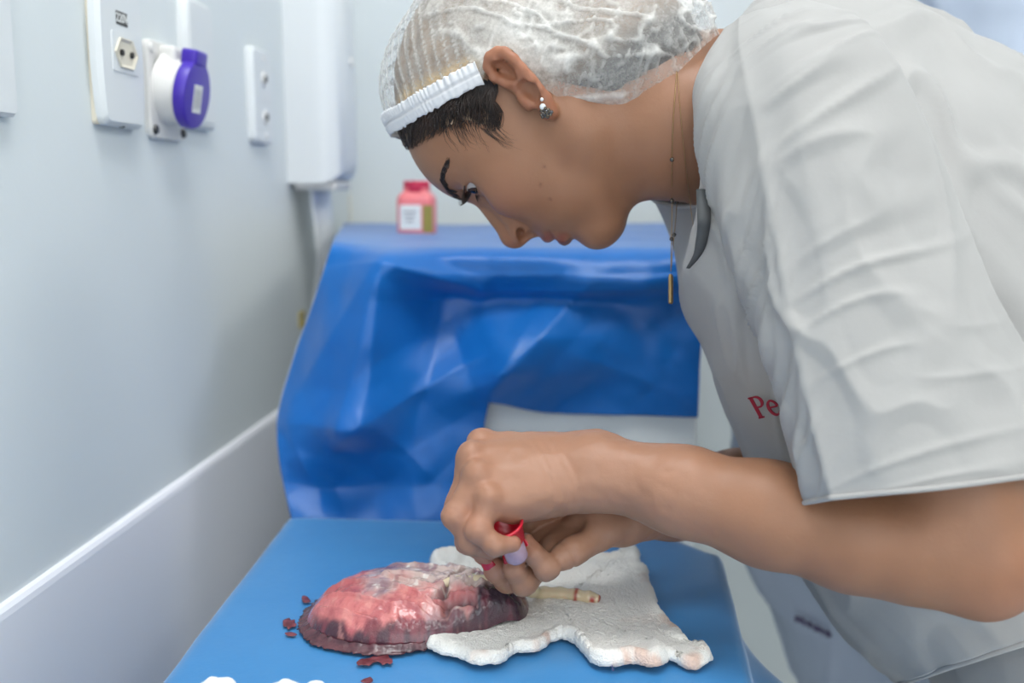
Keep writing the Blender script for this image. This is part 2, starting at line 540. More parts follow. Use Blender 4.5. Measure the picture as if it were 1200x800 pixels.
# paper dispenser
e = wall_thing('paper_dispenser', 1.44, 1.372, 'large white rounded paper dispenser high on the left wall', 'dispenser')
import bmesh
bm = bmesh.new(); bmesh.ops.create_cube(bm, size=1.0)
for q in bm.verts: q.co = Vector((q.co.x * .08 + .04, q.co.y * .115, q.co.z * .28))
bmesh.ops.bevel(bm, geom=[g for g in bm.edges if all(v.co.x > .04 for v in g.verts)], offset=.036, segments=6, profile=.5, affect='EDGES')
me = bpy.data.meshes.new('cover'); bm.to_mesh(me); bm.free(); me.materials.append(MAT['plastic_white'])
o = bpy.data.objects.new('cover', me); COL.objects.link(o); o.parent = e; auto_smooth(o, 40)
MB().box((.036, 0, -.143), (.06, .09, .012), bev=.003).build('outlet_slot', MAT['plastic_aged'], e)
MB().lathe([(0, .083), (.006, .083), (.007, .078)], (0, 0, .03), MW, 18).build('lock', MAT['plastic_aged'], e)
# the sheet of paper that hangs out of it
gy, gz = np.meshgrid(np.linspace(1.395, 1.50, 14), np.linspace(1.222, 1.06, 22), indexing='ij')
gx = WX + .026 + .012 * np.sin((1.222 - gz) * 22) * (1.222 - gz) * 6 + .004 * np.sin(gy * 60)
o = mesh_obj('paper_towel', np.stack([gx, gy, gz], -1).reshape(-1, 3), grid_faces(14, 22), simple('paper', (240, 242, 243), .8, (150, .2, .0006)))
solidify(o, .0008); tag(o, 'white paper towel hanging below the wall dispenser', 'paper towel')
# small beige holder and yellow tag seen blurred behind the cart
yb_ = r['y1']
q = PY(403, 244, yb_ - .01)
e = tag(empty('wall_bracket', (q[0], yb_, q[2])), 'small beige bracket on the back wall beside the dispenser', 'bracket')
MB().box((0, -.004, 0), (.02, .008, .055), bev=.002).build('base_plate', MAT['socket_cream'], e)
MB().box((0, -.018, -.012), (.012, .028, .014), bev=.003).build('hook', MAT['socket_cream'], e)
q = PX(355, 374, WX + .002)
e = tag(empty('wall_tag', (WX, q[1], q[2])), 'small yellow tag on the left wall beside the blue drape', 'tag')
MB().prism(rounded(.03, .024, .002), .0012, MW, bev=.0003).build('tag_card', simple('yellow_card', (206, 186, 110), .6, (80, .05, .0003)), e)
MB().prism(rounded(.02, .003, .0006), .0003, MW, (.0012, 0, .004)).build('print_line', MAT['print_grey'], e)

# ------------------------------------------------------------------ cart at the back with its blue drape
CX0, CX1, CY0, CY1, CZ = -0.27, 0.13, 1.09, 1.60, 1.155
e = tag(empty('equipment_cart', ((CX0 + CX1) / 2, (CY0 + CY1) / 2, 0)), 'white cart under the hanging blue drape at the back', 'cart')
hx, hy = (CX1 - CX0) / 2, (CY1 - CY0) / 2
MB().box((0, 0, .60), (2 * hx - .02, 2 * hy - .02, 1.02), bev=.006).build('cabinet', MAT['lacquer'], e)
MB().box((0, 0, CZ - .018), (2 * hx, 2 * hy, .03), bev=.008).build('top', MAT['lacquer'], e)
d = MB().box((0, -hy + .002, .60), (hx * 1.92, .016, .94), bev=.003).build('door', MAT['lacquer'], e)
MB().box((-hx * .8, -hy - .012, .62), (.012, .014, .12), bev=.003).build('handle', MAT['metal'], d)
for sx in (-1, 1):
    for sy in (-1, 1):
        w = MB().lathe([(0, -.012), (.035, -.012), (.04, -.008), (.04, .008), (.035, .012), (0, .012)], (sx * (hx - .06), sy * (hy - .06), .04), frame((1, 0, 0)), 20).build('wheel', MAT['dark'], e)
        MB().box((sx * (hx - .06), sy * (hy - .06), .085), (.03, .03, .03), bev=.003).build('fork', MAT['metal'], w)

def drape_back():
    """top lies on the cart, the front falls in big loose facets; the left part reaches the low table"""
    nu, nv = 150, 190
    # control columns along the edge: s=0..1 across, rows: (pixel x, pixel y, world Y)
    rows = [
        [(404, 262, 1.63), (470, 262, 1.63), (560, 262, 1.63), (640, 262, 1.63), (720, 262, 1.63), (790, 262, 1.63)],
        [(398, 270, 1.36), (462, 272, 1.36), (560, 273, 1.36), (645, 273, 1.36), (735, 273, 1.36), (812, 273, 1.36)],
        [(390, 283, 1.10), (455, 288, 1.09), (560, 290, 1.09), (650, 290, 1.09), (745, 290, 1.09), (830, 291, 1.09)],
        [(380, 315, 1.075), (450, 306, 1.035), (545, 322, 1.062), (660, 322, 1.055), (745, 326, 1.055), (824, 320, 1.06)],
        [(368, 352, 1.075), (436, 352, 1.03), (520, 350, 1.085), (640, 350, 1.085), (735, 352, 1.08), (823, 350, 1.075)],
        [(350, 400, 1.08), (425, 405, 1.02), (512, 398, 1.075), (610, 395, 1.045), (715, 395, 1.07), (822, 395, 1.075)],
        [(334, 452, 1.07), (410, 455, 1.01), (505, 445, 1.06), (590, 435, 1.03), (700, 440, 1.07), (820, 440, 1.075)],
        [(326, 490, 1.05), (398, 500, 0.995), (490, 484, 1.05), (573, 472, 1.045), (645, 484, 1.07), (818, 489, 1.075)],
    ]
    low = [
        [(327, 520, 1.03), (392, 530, 1.03), (486, 525, 1.04), (566, 508, 1.05)],
        [(333, 565, 1.02), (396, 570, 1.045), (484, 570, 1.03), (562, 556, 1.05)],
        [(342, 610, 1.00), (410, 616, 1.01), (488, 616, 1.01), (560, 612, 1.03)],
        [(345, 660, 0.99), (410, 665, 1.0), (488, 665, 1.0), (560, 660, 1.02)],
    ]
    A = np.array([[PY(*q) for q in rw] for rw in rows])          # 8 x 6 x 3
    B = np.array([[PY(*q) for q in rw] for rw in [r_[:4] for r_ in rows] + low])
    def dense(G, n, mcols):
        G1 = np.array([catmull(G[:, c], n) for c in range(G.shape[1])])       # cols x n x 3
        return np.array([catmull(G1[:, k], mcols) for k in range(n)])         # n x mcols x 3
    # piecewise blend: half linear, half smooth, so that facets stay visible
    def lin(G, n, mcols):
        def li(p, n):
            t = np.linspace(0, len(p) - 1, n); i = np.minimum(t.astype(int), len(p) - 2); f = (t - i)[:, None]
            return p[i] * (1 - f) + p[i + 1] * f
        G1 = np.array([li(G[:, c], n) for c in range(G.shape[1])])
        return np.array([li(G1[:, k], mcols) for k in range(n)])
    def surf(G, n, mcols): return .6 * dense(G, n, mcols) + .4 * lin(G, n, mcols)
    nL = 3 * 28 + 1
    L = surf(B, (len(B) - 1) * 18 + 1, nL)                # left columns 0..3, all rows
    Rr = surf(A, (len(A) - 1) * 18 + 1, 5 * 28 + 1)[:, nL - 1:]  # right columns 3..5, upper rows
    # use the upper right grid's own seam
    return L, Rr

def crease(X, segs):
    """push the cloth towards the room along straight creases; segs: (p0, p1, amount, width) in world x/z"""
    d = np.zeros(len(X))
    for (a, b, am, w) in segs:
        a = np.array([PY(*a, 1.05)[0], PY(*a, 1.05)[2]]); b = np.array([PY(*b, 1.05)[0], PY(*b, 1.05)[2]])
        p = X[:, [0, 2]]
        ab = b - a; t = np.clip(((p - a) @ ab) / (ab @ ab), 0, 1)
        dist = np.linalg.norm(p - a - t[:, None] * ab, axis=1)
        d += am * np.maximum(0, 1 - dist / w) ** 1.3 * (0.35 + 0.65 * np.sin(pi * np.clip(t, .08, .92)))
    return d

L_, R_ = drape_back()
mb_v = []; mb_f = []
off = 0
SEGS = [((452, 296), (345, 470), .016, .05), ((455, 300), (440, 480), .020, .045), ((580, 408), (445, 482), .022, .05),
        ((690, 335), (575, 455), .014, .03), ((440, 482), (520, 560), .014, .05), ((345, 490), (395, 600), .014, .05),
        ((560, 345), (830, 338), .012, .018), ((470, 310), (560, 342), .014, .018), ((395, 520), (440, 480), .012, .04),
        ((520, 380), (560, 460), -.014, .05), ((640, 400), (800, 470), .006, .05)]
for G in (L_, R_):
    nr, nc = G.shape[:2]
    X = G.reshape(-1, 3).copy()
    front = smooth01(-X[:, 1], -1.2, -1.09)
    X[:, 1] -= crease(X, SEGS) * front
    X[:, 1] -= .0035 * fbm(X * V3((1, 0, 1)), 16, 3) * front
    X[:, 2] += .002 * fbm(X, 12, 5) * (1 - front)
    mb_v.append(X); mb_f.append(grid_faces(nr, nc) + off); off += len(X)
X = np.concatenate(mb_v); Fq = np.concatenate(mb_f)
# weld the seam between the two grids
nr, nc = R_.shape[:2]; lc = L_.shape[1]
a0 = len(mb_v[0])
for k in range(nr):
    X[a0 + k * nc] = X[k * lc + lc - 1]
dr = mesh_obj('drape', X, Fq, MAT['drape'])
bm = bmesh.new(); bm.from_mesh(dr.data); bmesh.ops.remove_doubles(bm, verts=bm.verts[:], dist=2e-5); bm.to_mesh(dr.data); bm.free(); solidify(dr, .0015)
tag(dr, 'blue surgical drape hanging in folds over the white cart', 'drape')

# little bottle with a red cap on the cart
q = PZ(489, 268.5, CZ + .009)
bx, by = q[0], 1.36
q = PY(489, 268, 1.36)
e = tag(empty('reagent_bottle', (q[0], 1.36, 0)), 'small pink bottle with a red cap on the blue drape', 'bottle')
e.location[2] = CZ + .0085
t = MT('pink_plastic', srgb(236, 128, 132), .35); t.b.inputs['Subsurface Weight'].default_value = .2; t.color_noise(srgb(228, 118, 124), 30); MAT['pink'] = t.m
b = MB(); o_ = rounded(.050, .046, .010)
lv = [(1, 0), (1, .044), (.96, .050), (.8, .055), (.68, .057), (.68, .062)]
n_ = len(o_)
v = np.concatenate([np.c_[o_ * s, np.full(n_, hgt)] for s, hgt in lv])
f = [[k * n_ + j, k * n_ + (j + 1) % n_, (k + 1) * n_ + (j + 1) % n_, (k + 1) * n_ + j] for k in range(len(lv) - 1) for j in range(n_)]
f.append([j for j in range(n_)][::-1]); f.append([(len(lv) - 1) * n_ + j for j in range(n_)])
bo = b.add(v, f).build('body', MAT['pink'], e); auto_smooth(bo, 50)
MB().prism(rounded(.029, .033, .001), .0006, np.array([[1, 0, 0], [0, 0, -1], [0, 1, 0]]).astype(float), (-.005, -.0232, .023)).build('label', MAT['label_white'], bo)
for k_ in range(3):
    MB().prism(rounded(.018 - .004 * k_, .0018, .0004), .0003, np.array([[1, 0, 0], [0, 0, -1], [0, 1, 0]]).astype(float), (-.006, -.0240, .030 - .006 * k_)).build('label_print', MAT['print_grey'], bo)
MB().prism(rounded(.013, .036, .001), .0006, np.array([[1, 0, 0], [0, 0, -1], [0, 1, 0]]).astype(float), (.0185, -.0228, .021)).build('olive_label', simple('olive_label', (150, 138, 62), .5, (60, .05, .0003)), bo)
cp = MB().lathe([(.0172, .0565), (.0180, .058), (.0180, .070), (.0172, .0715), (0, .0718)], ns=40).build('cap', simple('red_cap', (196, 36, 74), .4, (80, .05, .0004)), e); auto_smooth(cp)

# ------------------------------------------------------------------ low table in front with its blue drape
TZ = 0.90
A0, A1 = PZ(200, 800, TZ), PZ(346, 607, TZ)
B0, B1 = PZ(868, 800, TZ), PZ(822, 607, TZ)
dl = (A1 - A0) / (A1[1] - A0[1]); dr_ = (B1 - B0) / (B1[1] - B0[1])
TY0, TY1 = 0.40, A1[1]
def edge_l(y): return A0 + dl * (y - A0[1])[..., None]
def edge_r(y): return B0 + dr_ * (y - B0[1])[..., None]
xl = max(edge_l(np.array([TY0]))[0, 0], edge_l(np.array([TY1]))[0, 0]) + .012
xr = min(edge_r(np.array([TY0]))[0, 0], edge_r(np.array([TY1]))[0, 0]) - .012
tcx, tcy = (xl + xr) / 2, (TY0 + TY1) / 2
e = tag(empty('instrument_table', (tcx, tcy, 0)), 'steel table hidden under the flat blue drape', 'table')
MB().box((0, -.055, TZ - .018), (xr - xl, TY1 - TY0 - .14, .03), bev=.004).build('table_top', MAT['metal'], e)
for sx in (-1, 1):
    for sy in (-1, 1):
        MB().tube([(sx * (xr - xl) * .44, -.055 + sy * .19, 0.0), (sx * (xr - xl) * .44, -.055 + sy * .19, TZ - .03)], .013, 14).build('leg', MAT['metal'], e)
MB().box((0, -.055, .3), ((xr - xl) * .88, .38, .012), bev=.003).build('lower_shelf', MAT['metal'], e)

ns, ntt = 170, 150
hangL, hangR, hangB, hangF = .30, .34, .10, .25
s = np.linspace(-hangL, .46 + hangR, ns)      # signed run across the cloth, 0 = left edge, .46 ~ right edge
tt = np.linspace(-hangF, (TY1 - TY0) + hangB, ntt)
SS, TT = np.meshgrid(s, tt, indexing='ij')
cut_ = (TY1 - PZ(828, 650, TZ)[1]) * np.clip((SS / .46 - .72) / .28, 0, 1) ** 2      # the far right corner is rounded
TM = TY1 - TY0 - cut_
yy = TY0 + np.clip(TT, 0, TM)
eL = edge_l(yy); eR = edge_r(yy)
u = np.clip(SS / .46, 0, 1)[..., None]
base = eL * (1 - u) + eR * u
ov = np.maximum(np.maximum(-SS, SS - .46), 0); ovt = np.maximum(np.maximum(-TT, TT - TM), 0)
sgn = np.where(SS < 0, -1.0, 1.0)
def bend(e_, rad=.012):
    """run e_ past an edge -> outwards, downwards"""
    a = np.minimum(e_ / rad, pi / 2)
    return rad * np.sin(a), rad * (1 - np.cos(a)) + np.maximum(e_ - rad * pi / 2, 0)
o1, d1 = bend(ov); o2, d2 = bend(ovt)
base[..., 2] = TZ - np.maximum(d1, d2) - .25 * np.minimum(d1, d2)
fold = np.sin(TT * 21 + 0.8 * np.sin(TT * 9)) * .5 + .5
wing = np.exp(-((TY0 + TT - .70) / .085) ** 2)
flare = np.where(SS > .2, .10 * d1 * (.35 + fold) + .085 * smooth01(d1, .02, .11) * wing, .05 * d1 * fold)
base[..., 0] += sgn * (o1 + flare)
base[..., 1] += np.where(TT > .1, 1, -1) * (o2 + .05 * d2)
Xd = base.reshape(-1, 3)
flat = np.exp(-np.maximum(d1, d2).ravel() * 60)
Xd[:, 2] += .0010 * fbm(Xd, 7, 9) * flat
Xd[:, 0] += .004 * fbm(Xd, 11, 11) * (1 - flat)
o = mesh_obj('table_drape', Xd, grid_faces(ns, ntt)[:, ::-1], MAT['drape_table']); solidify(o, .0012, 1.0)
tag(o, 'flat blue drape covering the low table under the placenta', 'drape')
TOPZ = TZ + .0022

# ------------------------------------------------------------------ smooth solid modelling (distance fields -> surface nets)
class Node:
    def __init__(self, f, c, r): self.f, self.c, self.r = f, V3(c), float(r)
    def ev(self, p, bc, br): return self.f(p)

def sph(c, r):
    c = V3(c); return Node(lambda p: np.linalg.norm(p - c, axis=1) - r, c, r)
def ell(c, rad, M=None):
    c, rad = V3(c), V3(rad)
    M_ = None if M is None else np.asarray(M)
    def f(p):
        q = p - c
        if M_ is not None: q = q @ M_
        k0 = np.linalg.norm(q / rad, axis=1); k1 = np.linalg.norm(q / rad ** 2, axis=1)
        return k0 * (k0 - 1) / np.maximum(k1, 1e-9)
    return Node(f, c, rad.max())
def cap(a, b, ra, rb=None):
    a, b = V3(a), V3(b); rb = ra if rb is None else rb
    ba = b - a; L2 = max(ba @ ba, 1e-12)
    def f(p):
        h = np.clip(((p - a) @ ba) / L2, 0, 1)
        return np.linalg.norm(p - a - h[:, None] * ba, axis=1) - (ra + (rb - ra) * h)
    return Node(f, (a + b) / 2, sqrt(L2) / 2 + max(ra, rb))
def smin(a, b, k):
    if k <= 0: return np.minimum(a, b)
    h = np.maximum(k - np.abs(a - b), 0) / k
    return np.minimum(a, b) - h * h * k * .25
MARG = .05
class SU:
    """smooth union"""
    def __init__(self, ch, k):
        self.ch, self.k = ch, k
        lo = np.min([n.c - n.r for n in ch], 0); hi = np.max([n.c + n.r for n in ch], 0)
        self.c = (lo + hi) / 2
        self.r = max(np.linalg.norm(n.c - self.c) + n.r for n in ch) + k * .3
    def ev(self, p, bc, br):
        d = None; far = 1e9
        for n in self.ch:
            g = np.linalg.norm(n.c - bc) - n.r - br
            if g > self.k + MARG: far = min(far, g); continue
            e_ = n.ev(p, bc, br)
            d = e_ if d is None else smin(d, e_, self.k)
        return np.full(len(p), far) if d is None else d
def chain(pts, rads, k=.004): return SU([cap(pts[i], pts[i + 1], rads[i], rads[i + 1]) for i in range(len(pts) - 1)], k)
class Cut:
    def __init__(self, a, b, k): self.a, self.b, self.k, self.c, self.r = a, b, k, a.c, a.r
    def ev(self, p, bc, br):
        d = self.a.ev(p, bc, br)
        if np.linalg.norm(self.b.c - bc) - self.b.r - br > self.k + MARG: return d
        return -smin(-d, self.b.ev(p, bc, br), self.k)
class Mir:
    """left-right mirror about local y = 0"""
    def __init__(self, a): self.a = a; self.c = a.c * V3((1, 0, 1)); self.r = a.r + abs(a.c[1])
    def ev(self, p, bc, br):
        q = p.copy(); q[:, 1] = np.abs(q[:, 1]); b2 = bc.copy(); b2[1] = abs(b2[1])
        return self.a.ev(q, b2, br)
class Pose:
    def __init__(self, a, o, M): self.a, self.o, self.M = a, V3(o), np.asarray(M); self.c = self.o + self.M @ a.c; self.r = a.r
    def ev(self, p, bc, br): return self.a.ev((p - self.o) @ self.M, (bc - self.o) @ self.M, br)

def nets(node, h, B=14, lo=None, hi=None):
    """surface of node's zero set with cells of size h -> vertices, quads"""
    lo = node.c - node.r if lo is None else V3(lo); hi = node.c + node.r if hi is None else V3(hi)
    lo = lo - 2 * h; nb = np.ceil((hi - lo + 4 * h) / (B * h)).astype(int)
    I = np.stack(np.meshgrid(*[np.arange(k) for k in nb], indexing='ij'), -1).reshape(-1, 3)
    cen = lo + (I + .5) * B * h
    d = np.concatenate([node.ev(c_, c_.mean(0), 10.0) for c_ in np.array_split(cen, max(1, len(cen) // 20000))])
    act = I[np.abs(d) < B * h * .87 * 1.25 + .012]
    g = np.arange(B + 1)
    off_ = np.stack(np.meshgrid(g, g, g, indexing='ij'), -1).reshape(-1, 3)
    KS = []; VS = []; ED = []
    big = 1 << 20
    def key(a): return (a[:, 0].astype(np.int64) * big + a[:, 1]) * big + a[:, 2]
    br = B * h * .87
    for b in act:
        i0 = b * B
        p = lo + (i0 + off_) * h
        v = node.ev(p, lo + (i0 + B / 2) * h, br).reshape(B + 1, B + 1, B + 1)
        s = v < 0
        if s.all() or not s.any(): continue
        c8 = [(x, y, z) for x in (0, 1) for y in (0, 1) for z in (0, 1)]
        sl = lambda A, q: A[q[0]:B + q[0], q[1]:B + q[1], q[2]:B + q[2]]
        cnt = sum(sl(s, q).astype(np.int8) for q in c8)
        ca = np.argwhere((cnt > 0) & (cnt < 8))
        if len(ca):
            vals = np.stack([v[ca[:, 0] + q[0], ca[:, 1] + q[1], ca[:, 2] + q[2]] for q in c8], 1)
            acc = np.zeros((len(ca), 3)); num = np.zeros(len(ca))
            for a in range(8):
                for c in range(a + 1, 8):
                    qa, qc = np.array(c8[a]), np.array(c8[c])
                    if np.abs(qa - qc).sum() != 1: continue
                    va, vc = vals[:, a], vals[:, c]
                    m_ = (va < 0) != (vc < 0)
                    t_ = np.where(m_, va / np.where(m_, va - vc, 1), 0)
                    acc += np.where(m_[:, None], qa + t_[:, None] * (qc - qa), 0); num += m_
            KS.append(key(ca + i0)); VS.append(lo + (i0 + ca + acc / num[:, None]) * h)
        for ax in range(3):
            q = [0, 0, 0]; q[ax] = 1
            a_ = s[:B, :B, :B]; c_ = s[q[0]:B + q[0], q[1]:B + q[1], q[2]:B + q[2]]
            ee = np.argwhere(a_ != c_)
            if len(ee): ED.append(np.c_[ee + i0, np.full(len(ee), ax), a_[ee[:, 0], ee[:, 1], ee[:, 2]].astype(int)])
    K = np.concatenate(KS); Vv = np.concatenate(VS); E = np.concatenate(ED)
    o_ = np.argsort(K); K = K[o_]; Vv = Vv[o_]
    quads = []
    for ax in range(3):
        ee = E[E[:, 3] == ax]
        u_, w_ = [(1, 2), (2, 0), (0, 1)][ax]
        ids = []
        for du, dw in ((-1, -1), (0, -1), (0, 0), (-1, 0)):
            q = ee[:, :3].copy(); q[:, u_] += du; q[:, w_] += dw
            kk = key(q); j = np.minimum(np.searchsorted(K, kk), len(K) - 1)
            ids.append(np.where(K[j] == kk, j, -1))
        ids = np.stack(ids, 1); ok = (ids >= 0).all(1); ids = ids[ok]
        flip = ee[ok, 4] == 0
        ids[flip] = ids[flip][:, ::-1]
        quads.append(ids)
    return Vv, np.concatenate(quads)

def normals_of(v, f):
    n = np.cross(v[f[:, 2]] - v[f[:, 0]], v[f[:, 3]] - v[f[:, 1]])
    out = np.zeros_like(v)
    for k in range(4): np.add.at(out, f[:, k], n)
    return out / (np.linalg.norm(out, axis=1)[:, None] + 1e-12)

def drop_verts(v, f, keep, extra=()):
    f = f[keep[f].all(1)]
    used = np.zeros(len(v), bool); used[f] = True
    m_ = np.cumsum(used) - 1
    return (v[used], m_[f]) + tuple(e_[used] for e_ in extra)

# ------------------------------------------------------------------ the woman: head frame (x forward, y her left, z up) in metres
AL, PH = radians(15), radians(13)
exx = -sin(AL) * CR - cos(AL) * CU; ezz = -cos(AL) * CR + sin(AL) * CU
RO = radians(8)
HM = np.stack([cos(PH) * exx + sin(PH) * CF, cos(PH) * -CF + sin(PH) * exx, ezz], 1)
HM = HM @ np.array(Matrix.Rotation(RO, 3, 'X'))          # crown leans a little away from us
HO = P(624, 121, .778)
def hl(px, py, y):
    """head-frame point (metres) seen at a pixel, y mm to her left of the middle plane"""
    r_ = P(px, py, 1.0) - CC
    t_ = (y / 1000 - (CC - HO) @ HM[:, 1]) / (r_ @ HM[:, 1])
    return (CC + t_ * r_ - HO) @ HM
def mm(*a): return V3(a) / 1000.0

def head_node(ears=True):
    base = SU([ell(mm(-8, 0, 34), mm(89, 70, 75)), ell(mm(30, 0, 35), mm(56, 60, 52)),
               ell(mm(36, 34, 2), mm(36, 31, 34)), ell(mm(46, 24, -34), mm(36, 32, 40)),
               ell(mm(20, 0, -10), mm(60, 58, 60))], .016)
    base = SU([base, ell(mm(60, 33, -8), mm(25, 25, 23)), ell(mm(62, 0, -40), mm(33, 36, 30)),
               cap(mm(6, 46, -36), mm(14, 44, -50), .014), cap(mm(12, 45, -50), mm(70, 15, -78), .013, .014)], .018)
    base = SU([base, ell(mm(80, 0, -75), mm(16.5, 21, 16.5)), cap(mm(70, 0, -78), mm(30, 0, -76), .015, .024)], .014)
    base = Cut(base, ell(mm(90, 35, 22), mm(19, 19, 12)), .014)
    base = Cut(base, cap(mm(106, 0, -63), mm(100, 22, -61), .0062, .006), .008)
    # nose
    nose = SU([cap(mm(80, 0, 24), mm(103.5, 0, -9), .0062, .0075), sph(mm(104.6, 0, -12.2), .0090), ell(mm(96, 10.2, -17.5), mm(9.5, 6.3, 6.8)),
               cap(mm(106, 0, -17), mm(97, 0, -25), .0042, .005), cap(mm(76, 7, 16), mm(90, 9.5, -12), .0075, .0085)], .006)
    head = SU([base, nose], .0055)
    head = Cut(head, ell(hl(611, 273.5, 9), mm(5.0, 8.0, 3.0)), .0015)
    head = Cut(head, cap(hl(611, 273.5, 17), mm(91, 5, -12), .0030, .0026), .001)
    head = Cut(head, ell(mm(100.0, 7.6, -22.5), mm(6.0, 4.0, 4.6)), .002)
    # philtrum pad and lips
    head = SU([head, cap(mm(88, 0, -31), mm(84, 14, -33), .0085, .008)], .008)
    up = SU([cap(mm(96.2, 2.0, -39.2), mm(94.0, 10, -39.6), .0056, .0049), cap(mm(94.0, 10, -39.6), mm(88.6, 22.5, -40.6), .0049, .0030)], .003)
    lw = SU([cap(mm(94.4, 0, -52.2), mm(91.5, 10, -51), .0061, .0054), cap(mm(91.5, 10, -51), mm(88.0, 22, -43.6), .0056, .0030)], .003)
    head = SU([head, up], .0035); head = SU([head, lw], .0035)
    head = Cut(head, chain([mm(101, 0, -45.2), mm(98.5, 9, -45.2), mm(94.5, 17, -43.6), mm(90.8, 24.5, -41.2)], [.0014, .0016, .0020, .0022], .001), .0022)
    # eyelids: a shell over the eyeball with an almond opening
    E0 = EYE
    lids = ell(E0, mm(14.0, 14.6, 13.6))
    head = SU([head, lids], .0065)
    head = Cut(head, ell(E0 + mm(11.5, 4.5, -1.0), mm(8.0, 14.5, 4.5), EYEM), .0016)
    # lid fold above the eye
    head = Cut(head, chain([E0 + mm(10.5, -9, 8.0), E0 + mm(13.0, 0, 9.2), E0 + mm(9.0, 10.5, 7.6)], [.0008, .001, .0008], .001), .003)
    if ears:
        pts = [(609.5, 100, 70), (593, 98, 74), (579, 90, 77), (572, 78, 79), (574, 67, 81), (582.5, 61, 83), (591.5, 61, 85), (602, 69, 86), (612.5, 81, 85), (623, 93.5, 83), (632, 105, 80.5), (639, 116, 77)]
        hp = [hl(*q) for q in pts]
        helix = chain(hp, [.0026, .0030, .0034, .0036, .0036, .0036, .0035, .0034, .0033, .0032, .0034, .0040], .003)
        lobe = SU([ell(hl(642, 128, 74.5), mm(5.5, 4.0, 7.5), frame(hl(647, 137, 74) - hl(630, 104, 78))), cap(hl(638, 115, 77), hl(643, 130, 74), .0046, .0055)], .004)
        plate = SU([ell(hl(594, 80, 76), mm(4.2, 13, 16), frame(hl(632, 105, 78) - hl(582, 70, 80), HMY)), ell(hl(620, 103, 73), mm(5, 13, 16), frame(hl(640, 120, 76) - hl(600, 80, 80), HMY)),
                    ell(hl(612, 96, 70), mm(10, 9, 17), frame(hl(640, 120, 76) - hl(600, 80, 80), HMY))], .006)
        anti = chain([hl(629, 122, 76), hl(631, 110, 77.5), hl(624, 96, 79.5), hl(610, 82, 80.5), hl(598, 74, 80)], [.0024, .0026, .0030, .0030, .0020], .003)
        ear = SU([plate, helix, lobe], .0035)
        ear = SU([ear, anti], .004)
        ear = Cut(ear, ell(hl(619.5, 107, 79.5), mm(8.2, 6.6, 10.5), frame(hl(629, 124, 78) - hl(606, 88, 80), HMY)), .003)
        ear = Cut(ear, ell(hl(592, 83, 81.5), mm(4.2, 7, 10), frame(hl(604, 92, 80) - hl(582, 76, 80), HMY)), .004)
        ear = Cut(ear, cap(hl(617, 113, 78), hl(613, 110, 62), .0026, .002), .002)
        trag = SU([cap(hl(613, 116, 71.5), hl(620, 124, 72), .0042, .0040), sph(hl(618, 120, 74), .0032)], .003)
        head = SU([head, ear], .005)
        head = SU([head, trag], .004)
    return Mir(head)

HMY = np.array([0, 1.0, 0])
EYE = mm(64.5, 31.5, 23.0)
EYEM = np.array(Matrix.Rotation(radians(-6), 3, 'X') @ Matrix.Rotation(radians(24), 3, 'Z'))      # the opening wraps slightly to the side

# arms, hands: joints at (pixel, pixel, depth)
def q3(*a): return P(*a)
WR = [(700, 551, .690), (800, 575, .676), (900, 602, .660), (1000, 626, .645), (1075, 640, .632), (1142, 657, .622)]
farm = chain([q3(*w) for w in WR], [.0240, .0285, .0330, .0350, .0345, .0275], .014)
elbow = SU([farm, sph(q3(1152, 686, .620), .0120), cap(q3(1154, 646, .622), q3(1092, 450, .635), .0360, .040), cap(q3(1092, 450, .635), q3(950, 150, .70), .040, .046)], .022)
# left hand (near): back of the hand towards us
WL = (700, 549, .690)
mcp = [(574, 588, .664), (561, 559, .672), (554, 537, .687), (565, 522, .706)]
pal = [cap(q3(705, 566, .682), q3(*mcp[0]), .0150, .0092), cap(q3(700, 552, .688), q3(*mcp[1]), .0150, .0098), cap(q3(698, 540, .695), q3(*mcp[2]), .0150, .0102), cap(q3(698, 532, .704), q3(*mcp[3]), .0145, .0098),
       cap(q3(676, 572, .690), q3(600, 592, .676), .0150, .0120), cap(q3(690, 560, .712), q3(640, 575, .722), .0150, .0130)]
palmL = SU(pal, .012)
knuck = SU([sph(q3(571, 581, .659), .0074), sph(q3(559, 553, .667), .0076), sph(q3(552, 531, .682), .0078), sph(q3(563, 516, .702), .0076)], .002)
palmL = SU([palmL, knuck], .006)
FL = [
    [(574, 588, .664), (560, 621, .655), (580, 639, .653), (601, 637, .657)],
    [(561, 560, .672), (534, 604, .664), (551, 635, .664), (574, 645, .672)],
    [(554, 538, .687), (537, 594, .684), (548, 634, .688), (568, 650, .694)],
    [(565, 523, .706), (552, 590, .716), (556, 632, .716), (572, 652, .708)],
]
FR = [[.0088, .0078, .0066, .0056], [.0094, .0086, .0076, .0064], [.0096, .0088, .0078, .0066], [.0094, .0086, .0076, .0064]]
thumbL = chain([q3(688, 562, .718), q3(640, 592, .733), q3(598, 622, .726), q3(566, 649, .702)], [.0150, .0115, .0098, .0072], .006)
def finger(pts, rad):
    a = [q3(*w) for w in pts]
    ch = [cap(a[i], a[i + 1], rad[i], rad[i + 1]) for i in range(3)]
    ch += [sph(a[1], rad[1] * 1.08), sph(a[2], rad[2] * 1.04)]
    return SU(ch, .0035)
fingersL = [finger(p_, r_) for p_, r_ in zip(FL, FR)]
class Hand:
    """palm blended with each finger, fingers kept apart from one another"""
    def __init__(self, palm, fingers, k):
        self.p, self.f, self.k = palm, fingers, k
        a = SU([palm] + fingers, k); self.c, self.r = a.c, a.r
    def ev(self, p, bc, br):
        d = self.p.ev(p, bc, br); o_ = d
        for n in self.f:
            if np.linalg.norm(n.c - bc) - n.r - br > self.k + MARG: continue
            o_ = smin(o_, smin(d, n.ev(p, bc, br), self.k), .0012)
        return o_
